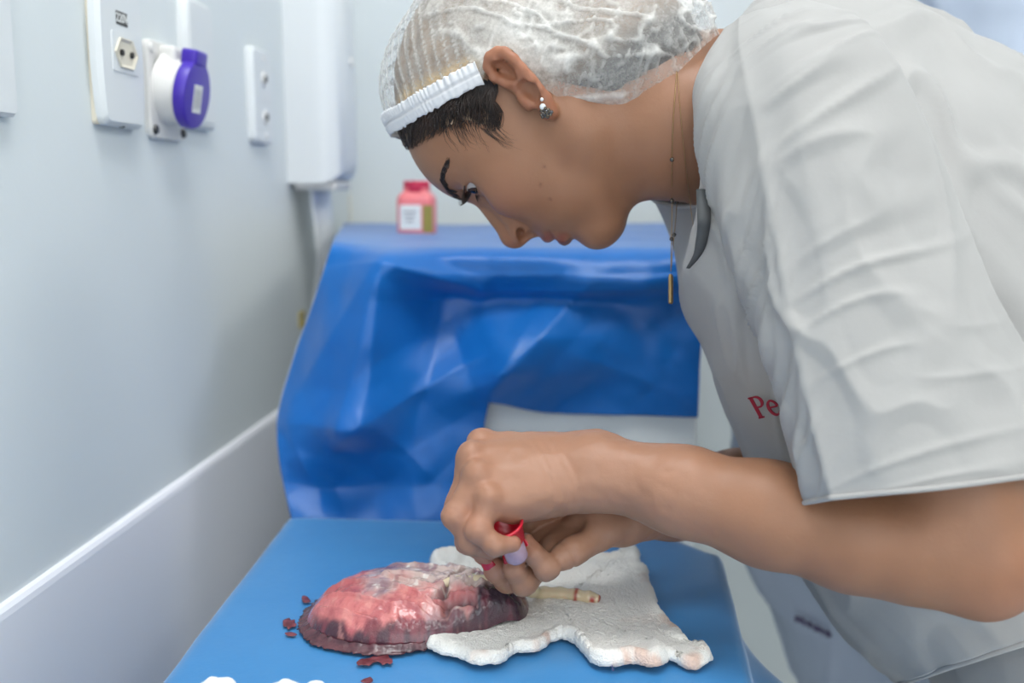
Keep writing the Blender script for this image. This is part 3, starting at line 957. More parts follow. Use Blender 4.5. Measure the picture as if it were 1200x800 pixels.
armL = SU([Hand(palmL, fingersL + [thumbL], .007), elbow], .014)
# right hand (far): palm up, fingers curled under the vial
mR = [(671, 645, .697), (652, 640, .714), (640, 624, .733), (636, 604, .750)]
WRR = (728, 598, .742)
palmR = SU([cap(q3(722, 606, .730), q3(*mR[0]), .0155, .0100), cap(q3(725, 602, .738), q3(*mR[1]), .0140, .0100), cap(q3(725, 598, .744), q3(*mR[2]), .0140, .0102), cap(q3(722, 592, .752), q3(*mR[3]), .0140, .0100),
            ell(q3(697, 612, .716), (.017, .013, .014)), cap(q3(712, 585, .752), q3(668, 585, .748), .0150, .0120)], .010)
palmR = Cut(palmR, ell(q3(655, 612, .706), (.018, .010, .012)), .008)
FRR = [
    [(671, 645, .697), (640, 665, .686), (627, 650, .684), (617, 634, .688)],
    [(652, 642, .714), (614, 682, .697), (604, 668, .690), (600, 650, .692)],
    [(640, 626, .733), (594, 678, .712), (582, 669, .702), (574, 657, .700)],
    [(636, 606, .750), (586, 650, .742), (574, 652, .728), (570, 648, .716)],
]
FRRr = [[.0088, .0078, .0066, .0056], [.0096, .0086, .0074, .0062], [.0098, .0088, .0076, .0064], [.0094, .0086, .0074, .0062]]
fingersR = [finger(p_, r_) for p_, r_ in zip(FRR, FRRr)]
thumbR = chain([q3(700, 588, .755), q3(655, 590, .752), q3(615, 606, .732), q3(600, 616, .716)], [.0150, .0118, .0095, .0070], .006)
forR = chain([q3(730, 600, .742), q3(790, 585, .792), q3(862, 574, .862), q3(985, 540, .965)], [.0240, .0280, .0310, .0400], .02)
forR = SU([forR, cap(q3(985, 520, .965), q3(960, 190, .93), .0400, .046)], .03)
armR = SU([Hand(palmR, fingersR + [thumbR], .007), forR], .014)
# neck and trunk
HP = lambda x, y, z: HO + HM @ mm(x, y, z)
NB = q3(858, 128, .800)
neck = SU([cap(HP(-10, 0, -40), HP(-12, 0, -104), .049, .050), cap(HP(-12, 0, -104), q3(835, 132, .798), .050, .056), cap(q3(835, 132, .798), q3(905, 170, .81), .057, .07),
           cap(HP(2, 42, -34), q3(822, 205, .775), .012, .013)], .03)
ribs = SU([ell(q3(985, 240, .825), (.115, .135, .11), frame(q3(1200, 480, .84) - q3(860, 130, .80), CF)), cap(q3(915, 125, .71), q3(915, 115, .92), .05),
           cap(q3(1080, 350, .83), q3(1240, 520, .84), .105, .11)], .05)
body_n = SU([Pose(head_node(), HO, HM), neck], .022)
body_n = SU([body_n, ribs], .03)
body_n = SU([body_n, armL], .02)
class Join:
    def __init__(self, a, b): self.a, self.b = a, b; q = SU([a, b], 0.0); self.c, self.r = q.c, q.r
    def ev(self, p, bc, br):
        g1 = np.linalg.norm(self.a.c - bc) - self.a.r - br; g2 = np.linalg.norm(self.b.c - bc) - self.b.r - br
        if g1 > .004 and g2 > .004: return np.full(len(p), min(g1, g2))
        if g2 > .004: return self.a.ev(p, bc, br)
        if g1 > .004: return self.b.ev(p, bc, br)
        return np.minimum(self.a.ev(p, bc, br), self.b.ev(p, bc, br))
body_n = Join(body_n, armR)
import time as _t
_t0 = _t.time()
bv, bf = nets(body_n, .0019, lo=(-.16, .45, .72), hi=(.72, 1.08, 1.50))
print('body', len(bv), len(bf), round(_t.time() - _t0, 1))
bn = normals_of(bv, bf)

feet = P(1300, 640, .85) * V3((1, 1, 0))
woman = empty('person', tuple(feet))
tag(woman, 'woman in white tunic and hair net bending over the table', 'person')

# skin colour: pigment of lips, ears, knuckles and fingertips
bl = (bv - HO) @ HM
skin = np.ones((len(bv), 3)) * V3(srgb(150, 107, 81)[:3])
def blend(mask, rgb):
    global skin
    skin = skin * (1 - mask[:, None]) + mask[:, None] * V3(srgb(*rgb)[:3])
ax = np.abs(bl[:, 1])
lipU = np.exp(-((bl[:, 2] + .0405) / .0042) ** 2) * np.exp(-(ax / .023) ** 6) * smooth01(bl[:, 0], .084, .092)
lipL = np.exp(-((bl[:, 2] + .0515) / .0052) ** 2) * np.exp(-(ax / .022) ** 6) * smooth01(bl[:, 0], .084, .091)
blend(np.clip(lipU + lipL, 0, 1) * .8, (134, 72, 70))
blend(.35 * np.exp(-(np.linalg.norm(bl - mm(107, 0, -14), axis=1) / .014) ** 2), (158, 94, 78))
cheek = np.linalg.norm((np.c_[bl[:, 0], ax, bl[:, 2]] - mm(70, 42, -8)) / mm(22, 25, 18), axis=1)
blend(.30 * np.exp(-cheek ** 2), (158, 98, 78))
earm = smooth01(ax, .068, .078) * smooth01(np.linalg.norm(bl - mm(-12, 0, 8), axis=1), .12, .09)
blend(.35 * earm, (168, 98, 74))
handm = smooth01(-((bv - CC) @ CR), -.18, -.08) * smooth01(-bv[:, 2], -1.13, -1.08)
blend(.35 * handm, (172, 130, 110))
for a_, rr_ in [(q, .011) for w in (FL, FRR) for f_ in w for q in [q3(*f_[3])]] + [(q3(*w), .011) for w in mcp] + [(q3(*f_[1]), .010) for f_ in FL]:
    blend(.30 * np.exp(-(np.linalg.norm(bv - a_, axis=1) / rr_) ** 2), (174, 110, 94))
blend(.45 * np.exp(-(np.linalg.norm(bv - q3(1180, 690, .61), axis=1) / .03) ** 2), (154, 94, 72))
skin *= (1 + .05 * fbm(bv, 55, 4))[:, None]
for mx_, my_, yy_ in ((635, 216, 52), (646, 233, 45), (638, 195, 58)):     # beauty spots
    p_ = hl(mx_, my_, yy_)
    blend(.7 * np.exp(-(np.linalg.norm((bl - p_)[:, [0, 2]], axis=1) / .0011) ** 2) * (bl[:, 1] > .02), (92, 60, 48))

# creases of the skin at finger joints and on the wrist
dsp = np.zeros(len(bv))
def ring(a, b, at, amp, width, reach):
    """shallow crease round the segment a-b at parameter at"""
    global dsp
    a, b = q3(*a), q3(*b); ax_ = (b - a); L_a = np.linalg.norm(ax_); ax_ /= L_a
    s_ = (bv - a) @ ax_ - at * L_a
    rr = np.linalg.norm((bv - a) - ((bv - a) @ ax_)[:, None] * ax_, axis=1)
    dsp -= amp * np.exp(-(s_ / width) ** 2) * (rr < reach)
for f_ in FL + FRR:
    for k in (1, 2):
        for o_ in (-.05, .06): ring(f_[k - 1], f_[k], 1 + o_, .00035, .0007, .012)
ring(FRR[0][0], FRR[0][1], .25, .0011, .0014, .014); ring(FRR[0][0], FRR[0][1], .68, .0012, .0013, .014)
for k_ in range(4): ring(WL, mcp[0], .30 + .07 * k_, .00045, .0012, .03)
dsp += .00045 * fbm(bv, 130, 8, 2) * handm
bv = bv + bn * dsp[:, None]

t = MT('skin', srgb(150, 107, 81), .46)
t.attr_color('Tint')
t.b.inputs['Subsurface Weight'].default_value = .12
t.b.inputs['Subsurface Radius'].default_value = (.6, .25, .12)
t.b.inputs['Subsurface Scale'].default_value = .006
t.b.inputs['Specular IOR Level'].default_value = .38
vo = t.n('ShaderNodeTexVoronoi'); vo.feature = 'DISTANCE_TO_EDGE'; vo.inputs['Scale'].default_value = 850; t.l(t.coord(), vo.inputs['Vector'])
t.bump(vo.outputs['Distance'], .18, .0003)
t.bump(t.noise(420, 4, .6), .25, .0005)
t.bump(t.noise(95, 3, .5), .18, .0010)
MAT['skin'] = t.m
body = mesh_obj('body', bv, bf, MAT['skin'])
bm = bmesh.new(); bm.from_mesh(body.data)
bmesh.ops.holes_fill(bm, edges=[e_ for e_ in bm.edges if e_.is_boundary], sides=0)
for f_ in bm.faces: f_.smooth = True
bm.to_mesh(body.data); bm.free()
set_color(body, skin)
under(body, woman)
body['label'] = 'bare skin of face, neck, arms and hands'

# ------------------------------------------------------------------ eyes, brows, lashes
HEADN = head_node(False)
def hf(p):
    p = np.atleast_2d(p); return HEADN.ev(p, p.mean(0), 1.0)
def face_x(y, z, x0=.125, x1=.0):
    """front surface of the face at lateral y, height z"""
    xs = np.linspace(x0, x1, 260)
    d = hf(np.c_[xs, np.full(260, y), np.full(260, z)])
    i = np.argmax(d < 0)
    a, b = xs[i - 1], xs[i]
    return a + (b - a) * d[i - 1] / (d[i - 1] - d[i] + 1e-12)
def HW(p): return HO + np.atleast_2d(p) @ HM.T
def cast(px, py, node=None, d0=.5, d1=1.1):
    n = body_n if node is None else node
    ds = np.linspace(d0, d1, 1200)
    p = np.array([P(px, py, d) for d in ds])
    f = np.concatenate([n.ev(c_, c_.mean(0), .06) for c_ in np.array_split(p, 12)])
    return ds[np.argmax(f < .0003)] if (f < .0003).any() else None

def eye(sign):
    c = EYE * V3((1, sign, 1))
    gaze = V3((.86, .10 + .30 * sign, -.30)); gaze /= np.linalg.norm(gaze)
    M = frame(gaze, (0, 1, 0))
    prof = [(12.1 * sin(a), 12.1 * cos(a)) for a in np.linspace(0, pi, 40)]
    prof = [(r_ / 1000, h_ / 1000 + (.0009 * max(0, 1 - (r_ / 5.6) ** 2) if h_ > 0 else 0)) for r_, h_ in prof]
    b_ = MB().lathe(prof, (0, 0, 0), M, 36)
    v = np.concatenate(b_.v); f = b_.f
    cen = np.array([v[q].mean(0) for q in f]); an = np.arccos(np.clip((cen @ gaze) / np.linalg.norm(cen, axis=1), -1, 1))
    mi = np.where(an < .19, 2, np.where(an < .50, 1, 0))
    o = mesh_obj('eyeball', HW(v + c), f, mats=[MAT['sclera'], MAT['iris'], MAT['pupil']], mi=mi)
    return under(o, woman)
MAT['sclera'] = simple('eye_white', (190, 182, 178), .15, (60, .02, .0003))
t = MT('brown_iris', srgb(48, 32, 24), .08); t.color_noise(srgb(70, 48, 34), 900); MAT['iris'] = t.m
MAT['pupil'] = simple('pupil', (10, 9, 9), .05, (60, .02, .0002))
t = MT('dark_hair', srgb(34, 26, 24), .42); t.color_noise(srgb(62, 46, 38), 60, .4, .75); MAT['hair'] = t.m
for sg in (1, -1): eye(sg)

rng = np.random.default_rng(5)
def strand(mb, pts, r0, ns=4):
    n = len(pts); rr = r0 * np.linspace(1, .15, n)
    mb.tube(pts, rr, ns)
for sg in (1, -1):
    mb = MB()
    bro = catmull([(12, 33.5), (24, 38.5), (36, 43.5), (45, 45.0), (54, 41.0)], 90)     # (lateral, height) in mm
    for k in range(230):
        i = rng.integers(0, 86); y_, z_ = bro[i] + rng.normal(0, 1, 2) * (np.array([.5, 1.7]) * (1 - .6 * i / 90))
        dy, dz = (5.0, 2.0 + 1.2 * (1 - i / 50)) if i < 50 else (4.6, .6 - 2.6 * (i - 50) / 36)
        pts = []
        for s_ in (0, .5, 1):
            yy_, zz_ = (y_ + dy * s_) / 1000, (z_ + dz * s_) / 1000
            pts.append((face_x(yy_, zz_) + .0004 + .0006 * s_, sg * yy_, zz_))
        strand(mb, HW(np.array(pts)), .00034)
    under(mb.build('eyebrow', MAT['hair'], smooth=True), woman)
    # lashes along the upper lid, dark liner at their roots
    mb = MB(); root = []
    for a in np.linspace(-.9, 1.05, 34):
        dirv = V3((cos(a), sin(a), 0)); p_ = EYE + mm(0.6, .5, 3.6 + .9 * cos(a * 1.3)) + dirv * .0132
        p_ = p_ * V3((1, sg, 1)); dv = dirv * V3((1, sg, 1)); root.append(p_)
        pts = [p_, p_ + dv * .004 + mm(0, 0, -1.5), p_ + dv * .0085 + mm(0, 0, -.8), p_ + dv * .0105 + mm(0, 0, 1.2)]
        strand(mb, HW(np.array(pts)), .00032)
    mb.tube(HW(np.array(root)), .0006, 6)
    for a in np.linspace(-.7, 1.0, 20):
        dirv = V3((cos(a), sin(a), 0)); p_ = (EYE + mm(.4, .5, -4.8) + dirv * .0128) * V3((1, sg, 1)); dv = dirv * V3((1, sg, 1))
        strand(mb, HW(np.array([p_, p_ + dv * .003 + mm(0, 0, -1.2), p_ + dv * .005 + mm(0, 0, -3)])), .0002)
    under(mb.build('eyelashes', MAT['hair'], smooth=True), woman)

# ------------------------------------------------------------------ hair and hair net
def in_poly(x, z, poly):
    c = np.zeros(len(x), bool); n = len(poly); j = n - 1
    for i in range(n):
        xi, zi = poly[i]; xj, zj = poly[j]
        t_ = ((zi > z) != (zj > z)) & (x < (xj - xi) * (z - zi) / (zj - zi + 1e-12) + xi)
        c ^= t_; j = i
    return c
def xz(L, node=None):
    out = []
    for q in L:
        d = None if node is None else cast(q[0], q[1], node)
        out.append(tuple((((P(q[0], q[1], d) - HO) @ HM) if d else hl(*q))[[0, 2]]))
    return out
BACK = [(-.26, -.14), (-.26, .26), (.10, .26)]
capn = SU([ell(mm(-8, 0, 32), mm(96, 77, 84)), ell(mm(4, 0, 62), mm(54, 62, 54))], .02)
capn = Mir(SU([capn, ell(mm(-43, 0, -52), mm(55, 67, 62)), ell(mm(-70, 0, -80), mm(38, 44, 44))], .035))
capb = xz([(470, 146, 0), (478, 142, 40), (520, 118, 62), (566, 94, 72), (572, 64, 78), (584, 55, 80), (600, 58, 80), (617, 78, 78), (636, 102, 74), (660, 118, 68), (700, 128, 62), (735, 129, 58), (768, 113, 50), (792, 87, 40), (818, 61, 20), (846, 37, 0)], Pose(capn, HO, HM))
front_ext = np.array(capb[0]) + (np.array(capb[0]) - np.array(capb[1])) * 3
CAPB = [tuple(front_ext)] + capb
cap_poly = CAPB + BACK
def mesh_cap():
    v, f = nets(capn, .0021)
    keep = in_poly(v[:, 0], v[:, 2], cap_poly)
    v, f = drop_verts(v, f, keep)
    # settle the rim on the border line
    e_ = np.sort(np.concatenate([f[:, [0, 1]], f[:, [1, 2]], f[:, [2, 3]], f[:, [3, 0]]]), 1)
    kk, cnt = np.unique(e_[:, 0].astype(np.int64) * len(v) + e_[:, 1], return_counts=True)
    bd = np.unique(np.concatenate([kk[cnt == 1] // len(v), kk[cnt == 1] % len(v)]))
    poly = np.array(CAPB)
    pb = v[bd][:, [0, 2]]
    best = np.full(len(bd), 1e9); tgt = pb.copy()
    for i in range(len(poly) - 1):
        a, b = poly[i], poly[i + 1]; ab = b - a
        t_ = np.clip(((pb - a) @ ab) / (ab @ ab), 0, 1); q = a + t_[:, None] * ab; d_ = np.linalg.norm(pb - q, axis=1)
        m_ = d_ < best; best[m_] = d_[m_]; tgt[m_] = q[m_]
    ok = best < .004
    v[bd[ok], 0] = tgt[ok, 0]; v[bd[ok], 2] = tgt[ok, 1]
    n = normals_of(v, f)
    back = smooth01(-v[:, 0] - .35 * v[:, 2], -.005, .03)       # behind the ear the sheet is crumpled, in front it is gathered
    g = v @ V3((-.6, .35, -.8)) + .002 * noise(v, 40, 3)
    ph = np.abs(((g / .0088 + .35 * noise(v, 26, 7)) % 1.0) - .5) * 2
    gather = np.exp(-((1 - ph) / .24) ** 2) * (.70 + .30 * noise(v, 14, 9))
    cr = np.abs(noise(v @ np.array([[1.3, .3, .2], [.1, .8, .5], [-.5, .2, .35]]), 75, 12)); cr2 = np.abs(noise(v * V3((1.0, 1.0, 2.2)), 62, 15))
    dsp_ = (1 - back) * (.0014 * gather + .0012 * noise(v, 55, 2)) + back * (.0030 * (np.maximum(0, .20 - cr) / .20) ** 1.2 + .0024 * (np.maximum(0, .18 - cr2) / .18) + .0014 * noise(v, 40, 5))
    rd = np.full(len(v), 1e9); pv_ = v[:, [0, 2]]
    for i in range(len(poly) - 1):
        a, b = poly[i], poly[i + 1]; ab = b - a; t_ = np.clip(((pv_ - a) @ ab) / (ab @ ab), 0, 1)
        rd = np.minimum(rd, np.linalg.norm(pv_ - a - t_[:, None] * ab, axis=1))
    rim = smooth01(rd, .001, .012)
    v = v + n * (dsp_ * rim + .0004)[:, None]
    low = smooth01(-v[:, 2] + .5 * v[:, 0], -.01, .05)
    dens = np.clip(.22 + .62 * gather * (1 - back) + back * (.17 + .45 * np.maximum(0, .18 - cr) / .18 + .25 * np.maximum(0, .16 - cr2) / .16 - .12 * low) + .10 * noise(v, 90, 21), .2, .97)
    fold_ = np.exp(-(np.linalg.norm((v - hl(600, 45, 80))[:, [0, 2]] / V3((.022, .026)), axis=1)) ** 2)
    dens = np.clip(dens + .35 * fold_, 0, .97)
    return v, f, dens
cv, cf_, dens = mesh_cap()
t = MT('nonwoven_cap', srgb(214, 212, 208), .55)
a = t.n('ShaderNodeAttribute'); a.attribute_name = 'Tint'
fib = t.noise(420, 3, .7)
mth = t.n('ShaderNodeMath'); mth.operation = 'MULTIPLY_ADD'; mth.inputs[1].default_value = .55; t.l(fib, mth.inputs[0])
sub = t.n('ShaderNodeMath'); sub.operation = 'SUBTRACT'; sub.inputs[1].default_value = .27; t.l(a.outputs['Fac'], sub.inputs[0])
t.l(sub.outputs[0], mth.inputs[2]); mth.use_clamp = True
t.l(mth.outputs[0], t.b.inputs['Alpha'])
t.bump(fib, .3, .0006); t.bump(t.noise(120, 4, .6), .35, .0010)
t.b.inputs['Sheen Weight'].default_value = .15
MAT['cap'] = t.m
o = mesh_obj('hair_net', HW(cv), cf_, MAT['cap']); set_color(o, np.repeat(dens[:, None], 3, 1)); under(o, woman)
o['label'] = 'translucent white crinkled disposable hair net'
net = o
# gathered band along the forehead
def cap_y(x, z):
    ys = np.linspace(0, .1, 220); d = capn.ev(np.c_[np.full(220, x), ys, np.full(220, z)], mm(0, 0, 0), 1.0)
    return None if d[0] > 0 else ys[np.argmax(d > 0)]
bl_ = catmull([front_ext] + [np.array(q) for q in capb[:4]], 400)
pts = []
for x_, z_ in bl_:
    y_ = cap_y(x_, z_)
    if y_ is not None: pts.append((x_, y_, z_))
pts = np.array(pts)
half = np.concatenate([pts[::-1], pts * V3((1, -1, 1))])
ln = np.r_[0, np.cumsum(np.linalg.norm(np.diff(half, axis=0), axis=1))]
sL = np.linspace(0, ln[-1], 520)
arc = np.stack([np.interp(sL, ln, half[:, k]) for k in range(3)], 1)
for _ in range(12): arc[1:-1] = (arc[:-2] + 2 * arc[1:-1] + arc[2:]) / 4
eps = 1e-4
nrm = np.stack([capn.ev(arc + eps * np.eye(3)[k], arc.mean(0), 1.0) - capn.ev(arc - eps * np.eye(3)[k], arc.mean(0), 1.0) for k in range(3)], 1)
nrm /= np.linalg.norm(nrm, axis=1)[:, None]
tan = np.gradient(arc, axis=0); tan /= np.linalg.norm(tan, axis=1)[:, None]
upv = np.cross(nrm, tan)
upv *= np.sign((upv @ V3((-.6, 0, .8))))[:, None]
mb = MB(); nw = 13
G = np.zeros((520, nw, 3))
wv = np.sin(sL / .0046 * 2 * pi + 3.0 * np.sin(sL * 130) + 2 * noise(np.c_[sL, sL * 0, sL * 0], 190, 6)) * (.55 + .45 * noise(np.c_[sL, sL * 0, sL * 0], 140, 9))
for j in range(nw):
    w_ = (j / (nw - 1)) * .0165 - .0025
    frill = smooth01(np.array([j]), 6, nw - 1)[0]
    G[:, j] = arc + upv * (w_ + .0012 * frill * wv)[:, None] + nrm * (.0012 + .0010 * sin(pi * j / (nw - 1)) + (.0004 + .0013 * frill) * wv + (.0007 if j != 6 else -.0009))[:, None]
    G[:, j] += upv * (.0011 * noise(np.c_[sL, sL * 0, sL * 0 + j * .01], 320, 4) * (j in (0, 1)))[:, None]
t = MT('elastic_band', srgb(214, 214, 217), .6); t.bump(t.noise(500, 3), .3, .0006); MAT['band'] = t.m
o = mesh_obj('elastic_band', HW(G.reshape(-1, 3)), grid_faces(520, nw), MAT['band']); solidify(o, .0005, 0); under(o, net)
o.parent = net; o.matrix_parent_inverse = Matrix.Identity(4)

# hair under the net
hairb = xz([(476, 172, 0), (488, 172, 30), (505, 160, 50), (525, 150, 60), (548, 143, 64), (568, 150, 67), (582, 152, 69), (586, 130, 71), (572, 104, 72), (572, 64, 74), (584, 58, 76), (600, 62, 76), (617, 82, 74), (636, 106, 70), (655, 118, 64), (690, 126, 58), (735, 126, 54), (766, 110, 46), (790, 84, 36), (815, 58, 16), (830, 45, 0)])
fe = np.array(hairb[0]) + (np.array(hairb[0]) - np.array(hairb[1])) * 4
hairn = SU([ell(mm(-8, 0, 33), mm(92.5, 72.5, 78)), ell(mm(30, 0, 35), mm(58.5, 62, 54.5))], .016)
hairn = Mir(SU([hairn, ell(mm(-45, 0, -46), mm(49, 61, 54)), ell(mm(-66, 0, -76), mm(32, 38, 38))], .03))
hv, hfc = nets(hairn, .0026)
hv, hfc = drop_verts(hv, hfc, in_poly(hv[:, 0], hv[:, 2], [tuple(fe)] + hairb + BACK))
hn = normals_of(hv, hfc)
gl = hv @ V3((-.55, .5, -.65)) * 420 + 2.5 * noise(hv, 40, 2)
hv = hv + hn * (.0009 * np.sin(gl) + .0012 * noise(hv, 70, 5))[:, None]
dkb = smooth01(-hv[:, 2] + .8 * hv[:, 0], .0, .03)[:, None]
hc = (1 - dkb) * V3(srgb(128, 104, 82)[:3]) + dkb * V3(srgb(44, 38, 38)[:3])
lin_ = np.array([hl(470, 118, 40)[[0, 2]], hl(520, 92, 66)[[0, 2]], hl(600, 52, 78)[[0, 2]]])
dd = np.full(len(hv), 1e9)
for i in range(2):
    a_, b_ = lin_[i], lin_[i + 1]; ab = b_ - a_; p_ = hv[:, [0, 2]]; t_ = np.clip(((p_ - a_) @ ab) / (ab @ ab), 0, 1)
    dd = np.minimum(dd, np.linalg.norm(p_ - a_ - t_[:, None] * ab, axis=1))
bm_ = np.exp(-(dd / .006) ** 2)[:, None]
hc = hc * (1 - bm_) + bm_ * V3(srgb(206, 170, 110)[:3])  # lighter yellowish streak coloured along this line
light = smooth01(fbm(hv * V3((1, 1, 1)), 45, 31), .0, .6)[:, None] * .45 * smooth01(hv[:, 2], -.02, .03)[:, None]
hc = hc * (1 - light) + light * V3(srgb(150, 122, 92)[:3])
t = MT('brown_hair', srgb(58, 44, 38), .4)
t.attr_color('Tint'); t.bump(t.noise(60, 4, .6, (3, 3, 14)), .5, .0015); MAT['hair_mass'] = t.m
o = mesh_obj('hair', HW(hv), hfc, MAT['hair_mass']); set_color(o, hc); under(o, woman); o['label'] = 'dark brown hair with a lighter streak'
hair = o
# loose locks below the band and fine wisps at the temple
def side_y(x, z, node):
    ys = np.linspace(0, .1, 160); d = node.ev(np.c_[np.full(160, x), ys, np.full(160, z)], mm(0, 0, 0), 1.0)
    return 0.0 if d[0] > 0 else ys[np.argmax(d > 0)]
mb = MB()
lo_line = catmull([hl(478, 172, 5)[[0, 2]], hl(488, 174, 30)[[0, 2]], hl(506, 162, 50)[[0, 2]], hl(528, 152, 60)[[0, 2]], hl(550, 145, 64)[[0, 2]], hl(572, 152, 67)[[0, 2]], hl(586, 148, 70)[[0, 2]]], 200)
hi_line = catmull([hl(474, 140, 5)[[0, 2]], hl(490, 133, 40)[[0, 2]], hl(510, 122, 58)[[0, 2]], hl(530, 110, 65)[[0, 2]], hl(548, 100, 69)[[0, 2]], hl(564, 94, 72)[[0, 2]], hl(574, 100, 73)[[0, 2]]], 200)
HEADE = head_node(False)
for k in range(420):
    i = rng.integers(0, 200); j = int(np.clip(i + rng.normal(6, 14), 0, 199))
    a_, b_ = lo_line[i] + rng.normal(0, .0012, 2), hi_line[j]
    pts = []
    cw = rng.normal(0, .0028); lift = abs(rng.normal(.0022, .0012))
    for s_ in np.linspace(0, 1, 7):
        q = a_ * (1 - s_) + b_ * s_
        perp = np.array([-(b_ - a_)[1], (b_ - a_)[0]]); perp /= np.linalg.norm(perp) + 1e-9
        q = q + perp * cw * sin(pi * s_ * 1.6)
        y_ = max(side_y(q[0], q[1], HEADE), side_y(q[0], q[1], hairn) - .001)
        pts.append((q[0], y_ + lift * sin(pi * min(s_ * 1.15, 1)) + .0004, q[1]))
    strand(mb, HW(np.array(pts)[::-1]), rng.uniform(.0004, .0008), 4)
for k in range(60):      # wisps
    i = rng.integers(90, 200); a_ = lo_line[i]; an = rng.normal(.2, .35)
    L0 = rng.uniform(.008, .02); dv = np.array([cos(an), -.45 + .3 * sin(an)]) if i < 150 else np.array([.7, -.9 + .3 * an])
    pts = []
    for s_ in np.linspace(0, 1, 6):
        q = a_ + dv * L0 * s_ + np.array([-.3, -.5]) * L0 * s_ * s_ * rng.uniform(.4, 1)
        pts.append((q[0], side_y(q[0], q[1], HEADE) + .0005 + .0006 * s_, q[1]))
    strand(mb, HW(np.array(pts)), .00017, 4)
o = mb.build('hair_strands', MAT['hair'], smooth=True); under(o, woman)

# ------------------------------------------------------------------ nails, jewellery
t = MT('red_nail_polish', srgb(176, 16, 42), .18); t.b.inputs['Coat Weight'].default_value = .6; t.bump(t.noise(80, 2), .03, .0003); MAT['nail'] = t.m
def nail(tip, dip, rad, dors, length=.0105, ang=.80, shift=-.0012):
    tip, dip = q3(*tip), q3(*dip); d = tip - dip; d /= np.linalg.norm(d)
    nn = V3(dors); nn = nn - d * (nn @ d); nn /= np.linalg.norm(nn); sd = np.cross(d, nn)
    G = []
    for u_ in np.linspace(-1, 1, 11):
        row = []
        for w_ in np.linspace(-1, 1, 11):
            th_ = ang * w_ * sqrt(max(0, 1 - .25 * u_ * u_ * (1 if u_ > 0 else 1.4)))
            s_ = shift + length * .5 * u_ * sqrt(max(0, 1 - .3 * w_ * w_)) 
            s_ = min(s_, rad * .72)
            r_ = (rad if s_ < 0 else sqrt(rad * rad - s_ * s_)) * 1.0 + .0004
            row.append(tip + d * s_ + r_ * (nn * cos(th_) + sd * sin(th_)))
        G.append(row)
    o = mesh_obj('fingernail', np.array(G).reshape(-1, 3), grid_faces(11, 11), MAT['nail'])
    solidify(o, .0009, 0); return under(o, woman)
dl_ = -CR * .80 - CF * .62 + CU * .15
nail(FRR[0][3], FRR[0][2], FRRr[0][3], dl_)
nail(FRR[1][3], FRR[1][2], FRRr[1][3], -CR * .62 - CF * .75 + CU * .1)
nail(FRR[2][3], FRR[2][2], FRRr[2][3], -CR * .45 - CF * .85 + CU * .15)
nail((566, 649, .702), (598, 622, .726), .0072, -CR * .5 - CF * .9 - CU * .3, shift=.001)

t = MT('gold', srgb(176, 146, 104), .3, Metallic=1.0); t.bump(t.noise(300, 2), .05, .0002); MAT['gold'] = t.m
MAT['crystal'] = simple('clear_crystal', (222, 224, 226), .08, (90, .02, .0002))
t = MT('dark_crystal', srgb(62, 66, 74), .1, Metallic=.3); t.color_noise(srgb(118, 104, 84), 700, .45, .6); MAT['darkstone'] = t.m
def on_skin(px, py, up=.0006): 
    d = cast(px, py); return P(px, py, (d if d else .72) - up)
def ball(c, r_, n=10): 
    return [(r_ * sin(a), r_ * cos(a)) for a in np.linspace(0, pi, n)]
e1 = on_skin(635, 116.5)
MB().lathe(ball(0, .0013), e1, None, 14).build('stud_earring', MAT['crystal'], None, True)
o = bpy.data.objects['stud_earring']; under(o, woman)
mb = MB(); c0 = on_skin(639, 130)
mb.lathe(ball(0, .0023), on_skin(636, 125), None, 16)
o = mb.build('flower_earring', MAT['crystal'], None, True); under(o, woman); fe_ = o
mb = MB()
for k in range(16):
    a = k * 2.4; r_ = .0044 * sqrt((k + .3) / 16)
    cpt = on_skin(640 + r_ * cos(a) * 1650, 132.5 + r_ * sin(a) * 1650 * .8, .0012)
    M3 = np.array(Matrix.Rotation(k, 3, 'X'))
    mb.lathe([(0, -.0014), (.0013, -.0005), (.0014, .0002), (.0008, .0012), (0, .0013)], cpt, M3, 6)
o = mb.build('stone_cluster', MAT['darkstone'], None); o.parent = fe_
mb = MB()
for k in range(9):
    a = k * 2 * pi / 9
    mb.tube([on_skin(640, 132.5, .0008), on_skin(640 + 7.0 * cos(a), 132.5 + 6.0 * sin(a), .0014)], [.0005, .0003], 6)
o = mb.build('gold_prongs', MAT['gold'], None); o.parent = fe_

def chain_mesh(pts, r_=.00034):
    """a chain of little links along a path"""
    p = np.asarray(pts); ln = np.r_[0, np.cumsum(np.linalg.norm(np.diff(p, axis=0), axis=1))]
    n = int(ln[-1] / .0017) + 2
    s_ = np.linspace(0, ln[-1], n * 4); q = np.stack([np.interp(s_, ln, p[:, k]) for k in range(3)], 1)
    rr = r_ * (1 + .45 * np.cos(np.arange(n * 4) * pi / 2))
    return tube(q, rr, 6)
def neck_path(pxs): return [on_skin(a, b, .0012) for a, b in pxs]
pA = neck_path([(793, 84), (791, 110), (789, 140), (788, 170), (787.5, 200), (787.5, 215)]) + [P(787.5, 230, .752), P(787.3, 260, .758), P(786.6, 290, .762), P(786.2, 318, .765)]
pA2 = [P(786.2, 318, .765), P(788.5, 290, .772), P(791.5, 260, .780), P(793.5, 232, .786), P(794, 210, .792)]
mb = MB(); mb.add(*chain_mesh(catmull(pA, 60))); mb.add(*chain_mesh(catmull(pA2, 40)))
nk = mb.build('necklace', MAT['gold'], None, True); under(nk, woman); nk['label'] = 'fine gold necklace with dark beads and a bar pendant'
